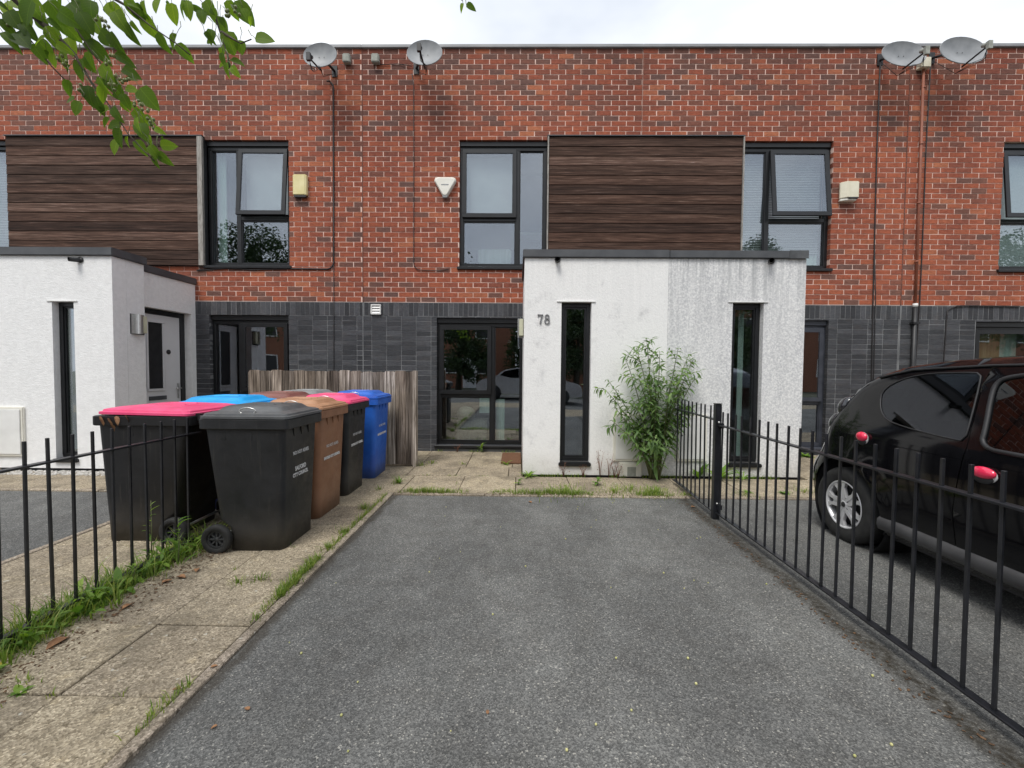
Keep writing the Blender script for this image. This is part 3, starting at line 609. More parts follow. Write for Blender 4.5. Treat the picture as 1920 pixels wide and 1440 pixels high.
# porches: front at PY, walls of white render, slit windows
PY = 5.05
def slit(house, x0, x1, z0, z1, y, curt=False):
    m = MB(); ring(m, x0, x1, z0, z1, .045, y+.07, y+.13); w_ = m.build('slit_window', 'frame', house, bevel=.004, seg=1)
    b = MB(); ring(b, x0+.045, x1-.045, z0+.045, z1-.045, .02, y+.085, y+.102); b.build('glazing_bead', 'frame', w_)
    MB().box(x0+.045, x1-.045, y+.104, y+.110, z0+.045, z1-.045).build('pane', 'glasslow', w_)
    MB().box(x0-.02, x1+.02, y-.035, y+.07, z0-.045, z0-.002).build('sill', 'frame', w_, bevel=.008)
    MB().box(x0-.06, x1+.05, y-.012, y+.0, z1+.004, z1+.014).build('render_stop_bead', 'white', w_)
    if curt: MB().box(x0+.17, x0+.235, y+.2, y+.21, z0+.05, z1-.05).build('curtain', 'curtain', w_)
    return w_
def porch_half(house, x0, x1, y0, mat, slits, side, sx=None):
    wall_sheet(house, 'porch_wall', mat, x0, x1, .018, 2.575, slits, y0, y0+.18)
    MB().box(x0-.0, x1, y0+.03, y0+.17, -.03, .017).build('porch_footing', 'dark', house)
    MB().box(x0+.0, x1-.0, y0+.20, 6.44, 2.45, 2.57).build('porch_ceiling', 'room', house)
    if side == 'r': MB().box(x1-.18, x1, y0+.182, YF-.002, .018, 2.575).build('porch_wall', mat, house)
    if side == 'l': MB().box(x0, x0+.18, y0+.182, YF-.002, .018, 2.575).build('porch_wall', mat, house)
porch_half(hb, .071, 1.752, PY, 'render', [(.509, .861, .165, 2.064)], 'l'); porch_half(hc, 1.754, 3.345, PY, 'mould', [(2.508, 2.868, .175, 2.070)], 'r')
slit(hb, .513, .857, .169, 2.060, PY); slit(hc, 2.512, 2.864, .179, 2.066, PY, True)
MB().box(.05, 1.752, PY-.03, YF-.07, 2.577, 2.668).build('porch_fascia', 'fascia', hb, bevel=.006); MB().box(1.754, 3.34, PY-.03, YF-.07, 2.577, 2.664).build('porch_fascia', 'fascia', hc, bevel=.006)
MB().box(3.13, 3.348, PY-.034, PY-.031, 2.575, 2.667).build('fascia_joint_cover', 'lidgrey', hc)
PL = 4.98
wall_sheet(ha, 'porch_wall', 'fresh', -6.2, -4.766, .045, 2.555, [(-5.491, -5.231, .16, 2.023)], PL, PL+.18); slit(ha, -5.487, -5.235, .164, 2.019, PL, False)
MB().box(-5.38, -5.31, PL+.2, PL+.21, .2, 1.9).build('curtain', 'curtain', ha)
MB().box(-4.946, -4.766, PL+.182, 5.41, .045, 2.555).build('porch_wall', 'fresh', ha)
MB().box(-6.2, -4.80, PL+.03, 5.38, -.03, .044).build('porch_footing', 'dark', ha)
# door side of the left porch, set back 13 cm, with the door in a reveal
def wall_x(parent, name, mat, X0, X1, y0, y1, z0, z1, hole):
    hy0, hy1, hz0, hz1 = hole; m = MB()
    m.box(X0, X1, y0, hy0, z0, z1); m.box(X0, X1, hy1, y1, z0, z1); m.box(X0, X1, hy0, hy1, hz1, z1)
    return m.build(name, mat, parent)
wall_x(ha, 'porch_wall', 'fresh', -5.08, -4.90, 5.412, YF-.002, .03, 2.505, (5.44, 6.36, .03, 2.055))
MB().box(-6.2, -4.735, PL-.03, 5.43, 2.557, 2.65).build('porch_fascia', 'fascia', ha, bevel=.006)
MB().box(-6.2, -4.872, 5.432, YF-.001, 2.507, 2.598).build('porch_fascia', 'fascia', ha, bevel=.006)
fr = MB(); fr.box(-5.07, -5.0, 6.285, 6.358, .03, 2.052); fr.box(-5.07, -5.0, 5.442, 5.515, .03, 2.052); fr.box(-5.07, -5.0, 5.516, 6.284, 1.985, 2.052)
fr.build('door_frame', 'frame', ha, bevel=.004, seg=1)
dx = -5.018
door = MB(); door.box(dx-.045, dx, 5.518, 6.282, .05, 1.983); door = door.build('door', 'doorwhite', ha, bevel=.004, seg=1)
g = MB(); 
for a, b, c, d in ((5.70, 5.99, .925, .958), (5.70, 5.99, 1.872, 1.905), (5.70, 5.728, .958, 1.872), (5.962, 5.99, .958, 1.872)): g.box(dx+.001, dx+.018, a, b, c, d)
g.build('glazing_moulding', 'doorwhite', door, bevel=.004, seg=1)
MB().box(dx+.001, dx+.006, 5.729, 5.961, .959, 1.871).build('door_pane', 'dark', door)
MB().box(dx+.001, dx+.012, 5.73, 6.02, .80, .855).build('letterbox', 'fascia', door, bevel=.003)
MB().lathe([(0, .014), (.03, .014), (.034, .008), (.034, 0)], 20, Matrix.Translation((dx, 6.07, 1.475)) @ Matrix.Rotation(R(90), 4, 'Y')).build('knocker', 'dark', door)
hm = MB().tube([(dx+.002, 6.235, .95), (dx+.05, 6.235, .95), (dx+.05, 6.15, .95)], .009, 8); hm.box(dx+.001, dx+.01, 6.215, 6.25, .80, 1.02); hm.build('door_handle', 'steel', door)
# wall lamps, brushed half-cylinder with pale diffuser
def wall_lamp(label, loc, rz):
    t = thing('wall_lamp', label, 'lamp', loc, 'steel wall lamps beside the porch doors', rz)
    MB().box(-.10, .10, 0, .012, -.125, .125).build('back_plate', 'dark', t, local=True)
    pr = [(math.cos(R(a))*.09, -math.sin(R(a))*.075) for a in range(90, 181, 10)]
    pts = pr+[(0, 0), ] ; m = MB().prism([(x, y) for x, y in pts], Matrix.Translation((0, 0, -.12)), .24); m.build('shade', 'steel', t, local=True)
    MB().box(.003, .085, -.055, -.001, -.105, .105).build('diffuser', 'diffuser', t, local=True, bevel=.006)
    return t
wall_lamp('brushed steel wall lamp with pale diffuser beside the open white front door', (-4.764, 5.30, 1.79), R(90))
wall_lamp('steel wall lamp seen edge on beside the number 78 porch', (.069, 5.42, 1.79), R(-90))
def spout(x, y, z, dx, label):
    t = thing('overflow_spout', label, 'pipe', (x, y, z), 'black roof overflow spouts')
    a, b = Vector((0, .03, 0)), Vector((dx, -.09, -.012)); d = (b-a).normalized()
    m = MB().tube([a, b], .026, 14, cap=False); m.tube([b, a], .021, 14, cap=False); m.build('spout_tube', 'dark', t, local=True)
    MB().tube([Vector((0, -.003, 0)), Vector((0, -.012, 0))], .034, 14).build('collar', 'dark', t, local=True)
spout(-5.13, PL, 2.507, -.05, 'black overflow spout on the front of the left white porch')
spout(.455, PY, 2.552, -.01, 'black overflow spout above the number 78')
spout(2.94, PY, 2.550, -.05, 'black overflow spout on the mould stained right half of the porch')

# house number
t = thing('house_number', 'grey metal numerals 78 on the white porch', 'number', (.30, PY, 1.86))
def stroke(m, pts, ws, y0=-.014, y1=-.002):
    pts = [Vector((p[0], 0, p[1])) for p in pts]; n = len(pts); A = []; B = []
    for i, p in enumerate(pts):
        d = (pts[min(i+1, n-1)]-pts[max(i-1, 0)]).normalized(); q = Vector((-d.z, 0, d.x))*ws[i]/2; A.append(p+q); B.append(p-q)
    for i in range(n-1):
        m.add([(A[i].x, y0, A[i].z), (B[i].x, y0, B[i].z), (B[i+1].x, y0, B[i+1].z), (A[i+1].x, y0, A[i+1].z), (A[i].x, y1, A[i].z), (B[i].x, y1, B[i].z), (B[i+1].x, y1, B[i+1].z), (A[i+1].x, y1, A[i+1].z)],
              [(0,3,2,1),(4,5,6,7),(0,1,5,4),(2,3,7,6),(1,2,6,5),(3,0,4,7)])
m = MB(); stroke(m, [(-.070, .048), (-.008, .048)], [.016, .012]); stroke(m, [(-.066, .053), (-.068, .026)], [.010, .004]); stroke(m, [(-.010, .050), (-.028, .010), (-.040, -.053)], [.010, .013, .018]); m.build('digit', 'numeral', t, local=True)
m = MB()
for cz, rx, rz_ in ((.027, .021, .024), (-.026, .026, .028)):
    pts = [(.040+rx*math.cos(R(a)), cz+rz_*math.sin(R(a))) for a in range(0, 361, 24)]; stroke(m, pts, [.008+.007*abs(math.cos(R(a))) for a in range(0, 361, 24)])
m.build('digit', 'numeral', t, local=True)

# meter boxes
def meter(x0, x1, y, z0, z1, label):
    t = thing('meter_box', label, 'meter box', ((x0+x1)/2, y, z0), 'white meter boxes low on the porch walls')
    MB().box(x0, x1, y-.028, y+.02, z0, z1).build('box_frame', 'ivory', t, bevel=.008)
    MB().box(x0+.028, x1-.028, y-.038, y-.029, z0+.028, z1-.03).build('box_door', 'white', t, bevel=.004)
    MB().lathe([(0, .004), (.009, .004), (.009, 0)], 10, Matrix.Translation((x0+.06, y-.038, (z0+z1)/2+.03)) @ Matrix.Rotation(R(90), 4, 'X')).build('lock', 'dark', t)
    return t
t = meter(1.136, 1.52, PY, .189, .752, 'stained white meter box half hidden behind the tall green shrub')
MB().box(1.20, 1.47, PY-.05, PY-.001, .012, .182).build('pipe_cover', 'ivory', t, bevel=.008); MB().box(1.30, 1.40, PY-.055, PY-.051, .02, .13).build('cover_plate', 'boxgrey', t)
meter(1.875, 2.235, PY, .197, .757, 'white meter box behind the black railings right of the shrub')
meter(-6.30, -5.849, PL, .186, .775, 'white meter box at the left edge of the photo')
# vent, alarm boxes, small boxes
t = thing('wall_vent', 'small white louvred vent in the grey soldier course', 'vent', (-2.143, YF, 2.15)); v = MB(); ring(v, -2.218, -2.069, 2.075, 2.226, .016, YF-.03, YF-.003); v.build('vent_frame', 'white', t, bevel=.003, seg=1)
for k in range(3): MB().add([(-2.2,YF-.008,2.205-.038*k),(-2.086,YF-.008,2.205-.038*k),(-2.086,YF-.027,2.172-.038*k),(-2.2,YF-.027,2.172-.038*k),(-2.2,YF-.004,2.203-.038*k),(-2.086,YF-.004,2.203-.038*k),(-2.086,YF-.023,2.170-.038*k),(-2.2,YF-.023,2.170-.038*k)], [(0,1,2,3),(7,6,5,4),(0,4,5,1),(2,6,7,3)]).build('louvre', 'white', t)
for x, l in ((-2.552, 'small grey box under the coping beside the leftmost satellite dish'), (-2.128, 'small grey box left of the second satellite dish')):
    m = MB().box(x-.055, x+.055, YF-.085, YF-.002, 5.745, 5.87); single('junction_box', m, 'boxgrey', l, 'box', 'small grey boxes under the coping', .012)
t = thing('alarm_box', 'tall yellowed alarm box right of the open left window', 'alarm', (-3.26, YF, 3.97), None)
m = MB().prism([(-.105, 0), (-.112, -.04), (-.09, -.07), (.085, -.07), (.105, -.055), (.105, 0)], Matrix.Translation((-3.262, YF-.002, 3.83)), .30); m.build('cover', 'cream', t, bevel=.01)
MB().box(-3.345, -3.17, YF-.064, YF-.01, 3.80, 3.829).build('sounder_grille', 'dark', t)
t = thing('alarm_box', 'triangular off-white alarm box left of the middle upper window', 'alarm', (-1.10, YF, 3.97))
p = []
for cx, cz, a0 in ((-.125, .095, 75), (.125, .095, -15), (0, -.115, -110)):
    for a in range(a0, a0+106 if cz > 0 else a0+41, 20): pass
def rounded_tri(s):
    out = []
    for cx, cz, a0, a1 in ((.105*s, .085*s, -30, 90), (-.105*s, .085*s, 90, 210), (0, -.095*s, 210, 330)):
        for k in range(6): a = R(a0+(a1-a0)*k/5); out.append((cx+.045*s*math.cos(a), cz+.045*s*math.sin(a)))
    return out
def lay(x, z, y, s): return [Vector((x+px, y, z+pz)) for px, pz in rounded_tri(s)]
MB().loft([lay(-1.10, 3.965, YF-.003, 1.08), lay(-1.10, 3.965, YF-.03, 1.08), lay(-1.10, 3.965, YF-.06, .96), lay(-1.10, 3.965, YF-.065, .88)][::-1]).build('cover', 'ivory', t)
MB().box(-1.135, -1.065, YF-.058, YF-.02, 3.80, 3.84).build('strobe_window', 'lidpale', t, bevel=.004)
MB().box(-1.155, -1.045, YF-.0672, YF-.066, 3.978, 3.992).build('worn_print', 'dish', t)
t = thing('alarm_box', 'squarish cream alarm box on the brickwork right of the slatted blind window', 'alarm', (4.82, YF, 3.9))
MB().prism([(-.105, 0), (-.125, -.05), (-.06, -.105), (.105, -.105), (.12, -.09), (.12, 0)], Matrix.Translation((4.815, YF-.002, 3.80)), .235).build('cover', 'cream2', t, bevel=.008)
MB().prism([(-.11, 0), (-.12, -.05), (-.05, -.09), (.09, -.09), (.11, 0)], Matrix.Translation((4.815, YF-.002, 3.765)), .034).build('sounder_grille', 'ivory', t, bevel=.006)
MB().prism([(-.055, -.02), (-.03, -.108), (.10, -.108), (.105, -.02)], Matrix.Translation((4.815, YF-.002, 3.786)), .020).build('strobe_window', 'dark', t)

# satellite dishes
def dish(x, z, label, rot=0, wide=.235, high=.205, lnb=0, ez=-.2, bx=0, bz=0):
    t = thing('satellite_dish', label, 'satellite dish', (x, 6.08, z), 'satellite dishes along the top of the wall', R(rot))
    T = Matrix.Rotation(R(-12), 4, 'X'); n = 28; rings = 8; vs = []; fs = []
    for sgn, dy in ((0, 0.0), (1, .008)):
        base = len(vs)
        for i in range(rings+1):
            q = i/rings
            for k in range(n): a = 2*math.pi*k/n; vs.append(T @ Vector((wide*q*math.cos(a), .055*(1-q*q)+dy-(.0 if i < rings else .004), high*q*math.sin(a))))
        for i in range(rings):
            for k in range(n):
                k2 = (k+1) % n; f = (base+i*n+k, base+i*n+k2, base+(i+1)*n+k2, base+(i+1)*n+k); fs.append(f if sgn == 0 else f[::-1])
    MB().add(vs, fs, smooth=True).build('reflector', 'dish', t, local=True)
    rm = MB().tube([T @ Vector((wide*math.cos(2*math.pi*k/n), .002, high*math.sin(2*math.pi*k/n))) for k in range(n+1)], .0055, 6, cap=False); rm.build('rim', 'lidpale', t, local=True)
    b = Vector((.0, .01, -high)); e = Vector((.0, -.30, ez))
    MB().tube([b, b+(e-b)*.5, e], .011, 8).build('feed_arm', 'dark', t, local=True)
    l = MB().tube([e+Vector((0, -.02, .02)), e+Vector((0, .05, .05))], [.03, .026], 12); l.box(e.x-.026, e.x+.026, e.y-.05, e.y-.01, e.z-.05, e.z+.05); l.build('receiver', 'boxgrey' if lnb else 'dark', t, local=True)
    bo = MB()
    for sx in (-1, 1): bo.ell((sx*.035, .048, 0), (.006, .004, .006), 8, 4)
    bo.build('bolts', 'dark', t, local=True)
    sg = -1 if lnb == 0 else 1
    MB().tube([(0, .06, 0), (0, .12, .0), (bx*.7, .24, bz*.7), (bx, .365, bz)], .018, 8).build('wall_bracket', 'trim', t, local=True)
    MB().box(bx-.04, bx+.04, .355, .368, bz-.08, bz+.08).build('bracket_plate', 'trim', t, local=True)
    cb_ = MB()
    for k in range(3): o = .014*k; cb_.tube([e+Vector((0, 0, -.04)), e+Vector((o, .04, -.12-o)), Vector((.03+o, -.10, -high-.02-o)), Vector((.0, .1, -high-.03)), Vector((bx, .34, bz-.05))], .0035, 5)
    cb_.build('cables', 'cable', t, local=True)
    return t
dish(-2.80, 5.635, 'leftmost grey satellite dish beside a small grey box', 0, .232, .198, 0, -.26, .05, .02)
dish(-1.335, 5.665, 'grey satellite dish above the left side of the middle house', 0, .245, .205, 0, -.175, -.2, .03)
dish(5.265, 5.640, 'left satellite dish of the pair above the brick coloured downpipe', 0, .30, .200, 1, -.20, -.03, .17)
dish(6.065, 5.685, 'rightmost satellite dish by the right edge', 0, .315, .215, 1, -.175, -.09, .15)
# cables and pipes on the wall
def cable(pts, r, label, mat='cable', cat='cable', grp='cables clipped to the brick wall'):
    return single('wall_cable', MB().tube(pts, r, 6), mat, label, cat, grp)
def arc(cx, cz, r, a0, a1, y, n=6): return [(cx+r*math.cos(R(a0+(a1-a0)*k/n)), y, cz+r*math.sin(R(a0+(a1-a0)*k/n))) for k in range(n+1)]
cy = YF-.012
cable([(-2.80, 6.30, 5.42), (-2.82, cy-.02, 5.50)]+arc(-2.86, 5.42, .09, 60, 0, cy)+[(-2.77, cy, 5.3), (-2.775, cy, 4.0), (-2.783, cy, 2.86)]+arc(-2.89, 2.86, .11, 0, -90, cy)+[(-3.4, cy, 2.755), (-4.0, cy, 2.735), (-4.4, cy, 2.755), (-4.86, cy, 2.72)], .011, 'thick black cable dropping from the leftmost dish and turning left under the window')
cable([(-2.780, cy, 2.83), (-2.785, cy, 1.9), (-2.793, cy, 1.0), (-2.793, cy, .05)], .005, 'thin black cable running down the grey brick behind the wooden fence')
cable([(-1.60, cy, 5.62), (-1.575, cy, 5.45), (-1.572, cy, 4.2), (-1.574, cy, 2.90)]+arc(-1.47, 2.85, .105, 180, 270, cy)+[(-1.2, cy, 2.735), (-1.05, cy, 2.76)], .0055, 'thin black cable below the second dish hooking right at its foot')
cable([(5.235, cy, 5.78), (5.235, cy, 4.5), (5.25, cy, 3.2), (5.262, cy, 2.3), (5.285, cy, 1.1), (5.285, cy, .05)], .009, 'black cable below the left dish of the right pair')
cable([(5.255, cy, 3.1), (5.295, cy, 2.4), (5.312, cy, 1.3), (5.315, cy, .05)], .006, 'second black cable joining the one below the third dish')
cable([(5.96, cy, 5.78), (5.945, cy, 4.5), (5.95, cy, 3.2), (5.945, cy, 2.3), (5.915, cy, 1.2), (5.91, cy, .05)], .008, 'black cable running close beside the downpipe on its right')
cable([(7.4, cy, 2.255), (6.6, cy, 2.262), (6.48, cy, 2.255), (6.36, cy, 2.20), (6.35, cy, 2.1), (6.33, cy, 1.2), (6.33, cy, .05)], .008, 'black cable leaving the grey soldier course and dropping behind the car')
cable([(-1.60, cy-.01, 5.72), (-1.8, cy, 5.76), (-2.07, cy, 5.75)], .005, 'short thin cable between a small grey box and the second dish')
for x, lb in ((-2.3455, 'mastic joint running full height between the left and middle houses'), (5.68, 'mastic joint left of the brick coloured downpipe')):
    t = thing('movement_joint', lb, 'joint', (x, YF, 0), 'mastic joints between the houses'); MB().box(x-.0065, x+.0065, YF-.003, YF+.03, 2.262, TOP-.01).build('upper_bead', 'cablered', t); MB().box(x-.0055, x+.0055, YF-.002, YF+.03, 0, 2.2615).build('lower_bead', 'greymortar', t)
t = thing('downpipe', 'slim downpipe painted brick red above and black below', 'pipe', (5.86, YF, 0))
MB().tube([(5.842, YF-.035, 5.72), (5.852, YF-.035, 4), (5.860, YF-.035, 2.28)], .017, 12).build('upper_pipe', 'pipered', t)
MB().tube([(5.862, YF-.035, 2.24), (5.862, YF-.035, 1.0), (5.862, YF-.035, .02)], .03, 12).build('lower_pipe', 'dark', t)
for z in (2.9, 3.75, 4.6, 5.4): MB().tube([(5.853, YF-.035, z-.012), (5.853, YF-.035, z+.012)], .023, 12).build('pipe_clip', 'pipered', t)
for z in (2.0, 1.1, .3): MB().box(5.815, 5.91, YF-.07, YF-.001, z-.014, z+.014).build('pipe_clip', 'dark', t)
MB().tube([(5.861, YF-.035, 2.235), (5.861, YF-.035, 2.285)], .032, 12).build('white_coupler', 'white', t)
MB().box(5.76, 5.90, YF-.09, YF-.002, 5.66, 5.80).build('hopper', 'cream2', t, bevel=.006)
for i, (x, z) in enumerate(((-1.82, .0),)): pass
# indoor things seen through the panes
t = thing('office_chair', 'pale office chair back seen through the middle upper window', 'chair', (-.40, 7.0, 2.6))
MB().loft([rrect(-.66+dx_, -.12-dx_, 6.95, 7.0, z, .02) for dx_, z in ((.05, 2.86), (.0, 3.0), (.0, 3.18), (.03, 3.2))]).build('backrest', 'curtain', t, bevel=.0); MB().tube([(-.39, 7.1, 2.6), (-.39, 7.05, 2.9)], .025, 8).build('chair_post', 'dark', t)
single('shelf', MB().box(-.06, .47, 7.4, 7.7, 3.58, 3.61), 'white', 'white shelf edge behind the middle upper window', 'shelf')
t = thing('packing_box', 'cardboard box with clear plastic wrap behind the number 78 ground floor window', 'box', (-.75, 7.2, 0)); MB().box(-1.0, -.5, 7.0, 7.4, .0, .42).build('carton', 'trimwood', t, bevel=.01); MB().ell((-.85, 7.05, .52), (.16, .13, .13), 12, 8).build('plastic_wrap', 'boxgrey', t)
single('wall_panel', MB().box(-.62, -.42, 6.95, 6.97, .55, .80), 'curtain', 'pale board propped behind the lower left pane of the number 78 window', 'board')
single('doormat', MB().box(-.215, .055, 5.62, 6.30, .013, .03), 'mat', 'brown coir doormat beside the white porch corner', 'mat', bevel=.004)

# ------------------------------------------------------------------ wooden fence panel
t = thing('wooden_fence', 'low weathered feather-edge board fence between the two front gardens', 'fence', (-2.36, 5.4, 0))
x = -3.44; xe = -1.335; k = 0
while x < xe-.01:
    w_ = min(.143+RND.uniform(-.006, .006), xe-x); z1 = 1.235+RND.uniform(-.012, .006); zb = .03+RND.uniform(0, .015)
    poly = []
    cr_ = .02+RND.uniform(0, .015)
    fz = [(x, zb), (x+w_+.012, zb), (x+w_+.012, z1-cr_*.4), (x+w_*.85, z1), (x+cr_, z1+RND.uniform(-.006, .004)), (x, z1-cr_)]
    m = MB(); n = len(fz)
    vs = [(a, 5.40+.010*(1-(a-x)/w_)-.006, c) for a, c in fz]+[(a, 5.418+.004, c) for a, c in fz]
    m.add(vs, [tuple(range(n)), tuple(range(2*n-1, n-1, -1))]+[(i+n, (i+1) % n+n, (i+1) % n, i) for i in range(n)])
    m.build('fence_board', 'fencewood', t); x += w_; k += 1
for z in (.25, .98): MB().box(-3.43, -1.34, 5.424, 5.46, z, z+.07).build('fence_rail', 'fencewood', t)
MB().box(-1.333, -1.283, 5.385, 5.47, .0, 1.24).build('fence_post', 'fencewood', t, bevel=.004); MB().box(-3.43, -3.36, 5.462, 5.53, .0, 1.2).build('fence_post', 'fencewood', t)

# ------------------------------------------------------------------ railings
def railing(label, X, y_far, y_near, y_first, ztop, zbar, zbot, pitch=.1095, xf=None, posts=()):
    t = thing('railing', label, 'railing', (X, (y_far+y_near)/2, 0), 'black metal railings beside the drives')
    Xf = X if xf is None else xf
    fx = lambda y: X+(Xf-X)*(y-y_near)/(y_far-y_near)
    def bar(z, w_, h_, nm):
        m = MB(); a, b = Vector((fx(y_near), y_near, z)), Vector((fx(y_far), y_far, z))
        m.add([(a.x-w_, a.y, z), (a.x+w_, a.y, z), (b.x+w_, b.y, z), (b.x-w_, b.y, z), (a.x-w_, a.y, z+h_), (a.x+w_, a.y, z+h_), (b.x+w_, b.y, z+h_), (b.x-w_, b.y, z+h_)], [(0,3,2,1),(4,5,6,7),(0,1,5,4),(1,2,6,5),(2,3,7,6),(3,0,4,7)]); m.build(nm, 'rail', t, bevel=.0015, seg=1)
    bar(ztop-.011, .019, .011, 'top_rail'); bar(zbot, .019, .010, 'bottom_rail')
    me = MB().box(-.006, .006, -.006, .006, 0, zbar-zbot-.005).mesh('bar', 'rail', None, .001, 1)
    y = y_first
    while y > y_near+.03:
        o = link('bar', me, t); o.location = (fx(y)-X, y-(y_far+y_near)/2, zbot+.006); o.rotation_euler = (RND.uniform(-.008, .008), RND.uniform(-.008, .008), RND.uniform(-.2, .2)); y -= pitch*RND.uniform(.985, 1.015)
    return t
def rail_post(label, x, y, z):
    t = thing('railing_post', label, 'post', (x, y, 0), 'railing posts')
    MB().box(-.026, .026, -.026, .026, -.02, z).build('post_tube', 'rail', t, local=True, bevel=.004)
    MB().box(-.03, .03, -.03, .03, z+.001, z+.008).build('cap', 'rail', t, local=True, bevel=.003)
    for zz in (.12, z-.17):
        MB().box(.0, .035, -.055, -.027, zz-.03, zz+.012).build('bracket', 'rail', t, local=True, bevel=.003); MB().ell((.0, -.032, zz+.018), (.010, .008, .010), 10, 6).build('bolt', 'steel', t, local=True)
railing('long black railing in front of the parked black car', 1.715, 3.62, .35, 3.585, .815, .925, .055, xf=1.715)
rail_post('black square post where the right railings meet', 1.672+.035, 3.65, .985)
railing('short black railing running back to the porch behind the shrub', 1.70, 4.72, 3.68, 4.64, .858, .965, .055, .109, xf=1.745)
railing('black railing along the weedy strip in front of the bins on the left', -2.29, 3.03, .6, 2.915, .803, .915, .045, .1085)
# short flat feet of the left railing
t = thing('railing_post', 'flat topped ground stub half buried in weeds under the left railing', 'post', (-2.29, 1.9, 0), 'railing posts'); MB().box(-.02, .02, -.05, .05, 0, .05).build('post_tube', 'rail', t, local=True, bevel=.003)

# ------------------------------------------------------------------ wheelie bins
def bin_(label, x, y, body, lid, rz=0, Ld=.58, lines=(), tilt=0, lip=0, wsc=1, ph=.074, fo=0, grp='wheelie bins crowded on the path', rim=None, hgt=.87):
    t = thing('wheelie_bin', label, 'wheelie bin', (x, y, 0), grp, R(rz)); t.scale = (1, wsc, 1); k = Ld/.58; W = .305
    f, bk = .25*k, -.12*k
    b = MB().loft([rrect(bk, f, -.25, .25, .012, .05), rrect(bk-.004, f+.003, -.255, .255, .17, .05), rrect(bk-.07*k, f+.006, -.258, .258, .22, .05), rrect(-.265*k, f+.03, -.283, .283, hgt-.02, .05), rrect(-.267*k, f+.031, -.284, .284, hgt+.01, .05)], smooth=True)
    b.build('body', body, t, local=True)
    rm = rim or body
    r = MB().loft([rrect(-.285*k, .285*k+fo, -.298, .298, hgt-.02, .03), rrect(-.29*k, .29*k+fo, -.303, .303, hgt-.015, .03), rrect(-.29*k, .29*k+fo, -.303, .303, hgt+.045, .03), rrect(-.283*k, .283*k+fo, -.297, .297, hgt+.05, .03)]); r.build('rim', rm, t, local=True)
    for yy in (-.16, -.03, .16):
        for s in (-1, 1): pass
    for s in (-1, 1):
        for xx in (-.12*k, .06*k): MB().box(xx-.006, xx+.006, s*.268-.014, s*.268+.014, hgt-.09, hgt-.021).build('rim_rib', rm, t, local=True)
    for yy in (-.12, 0, .12): MB().add([(f+.012, yy-.03, hgt-.021), (f+.012, yy+.03, hgt-.021), (f+.012, yy, hgt-.085), (f+.042, yy-.03, hgt-.021), (f+.042, yy+.03, hgt-.021), (f+.030, yy, hgt-.085)], [(0, 1, 2), (5, 4, 3), (0, 3, 4, 1), (1, 4, 5, 2), (2, 5, 3, 0)]).build('rim_rib', rm, t, local=True)
    # lid
    z0 = hgt+.052; T = Matrix.Translation((-.29*k, 0, z0)) @ Matrix.Rotation(R(-tilt), 4, 'Y') @ Matrix.Translation((.29*k, 0, -z0))
    a, c = -.285*k, .292*k-lip+fo
    def rr(ix, iy, z, r=.04, fx=0): return [T @ v for v in rrect(a+ix, c-ix+fx, -.305+iy, .305-iy, z, r)]
    l = MB().loft([rr(0, 0, z0, .035), rr(0, 0, z0+.016, .035), rr(.012, .012, z0+.020), rr(.016, .016, z0+.032), rr(.03, .03, z0+.037), rr(.075, .065, z0+.047, .05), rr(.105+lip, .10+lip*.6, z0+ph, .05), rr(.125+lip, .12+lip*.6, z0+ph+.006, .05)])
    lo = l.build('lid', lid, t, local=True)
    g = MB()
    for s in (-1, 1): g.add([T @ Vector(p) for p in ((a+.17*k, s*.06-.012, z0+ph+.0065), (c-.20*k, s*.06-.012, z0+ph+.0065), (c-.20*k, s*.06+.012, z0+ph+.0065), (a+.17*k, s*.06+.012, z0+ph+.0065), (a+.18*k, s*.06-.008, z0+ph+.0135), (c-.21*k, s*.06-.008, z0+ph+.0135), (c-.21*k, s*.06+.008, z0+ph+.0135), (a+.18*k, s*.06+.008, z0+ph+.0135))], [(0,3,2,1),(4,5,6,7),(0,1,5,4),(1,2,6,5),(2,3,7,6),(3,0,4,7)])
    g.build('lid_ridges', lid, t, local=True)
    side = -1 if abs(rz) < 90 else 1
    ring_ = [T @ Vector((.03+.055*math.cos(q)*(1 if abs(math.cos(q)) < .7 else 1), side*(.268), z0+.050+.022*math.sin(q))) for q in [2*math.pi*i/16 for i in range(17)]]
    if side < 0: MB().tube(ring_, .0045, 6, cap=False).build('wire_loop', 'steel', t, local=True)
    # rear handle and hinge
    hb_ = MB().tube([(a-.035, -.22, z0-.01), (a-.035, .22, z0-.01)], .016, 10)
    for s in (-.22, -.07, .07, .22): hb_.box(a-.04, a+.01, s-.014, s+.014, z0-.04, z0+.012)
    hb_.build('handle', rm, t, local=True)
    # wheels on an axle
    ax = bk-.06*k
    MB().tube([(ax, -.262, .10), (ax, .262, .10)], .011, 8).build('axle', 'steel', t, local=True)
    for s in (-1, 1):
        M_ = Matrix.Translation((ax, s*.285, .10)) @ Matrix.Rotation(R(-90*s), 4, 'X')
        tm = MB().lathe([(.062, -.025), (.09, -.027), (.099, -.018), (.101, 0), (.099, .018), (.09, .027), (.062, .025), (.060, .014), (.060, -.014), (.062, -.025)], 28, M_)
        wh = tm.build('wheel', 'rubber', t, local=True)
        hm_ = MB().lathe([(0, .006), (.017, .006), (.02, -.004), (.02, -.01), (0, -.01)], 14, M_); hm_.lathe([(.050, .012), (.062, .014), (.062, -.014), (.050, -.008), (.050, .012)], 24, M_)
        hm_.lathe([(0, -.012), (.055, -.012), (.055, -.014), (0, -.014)], 20, M_)
        for q in range(8):
            Q = M_ @ Matrix.Rotation(R(45*q), 4, 'Z'); hm_.box(.014, .054, -.005, .005, -.011, .006, mtx=Q)
        hm_.build('hub', 'hub', wh, local=True)
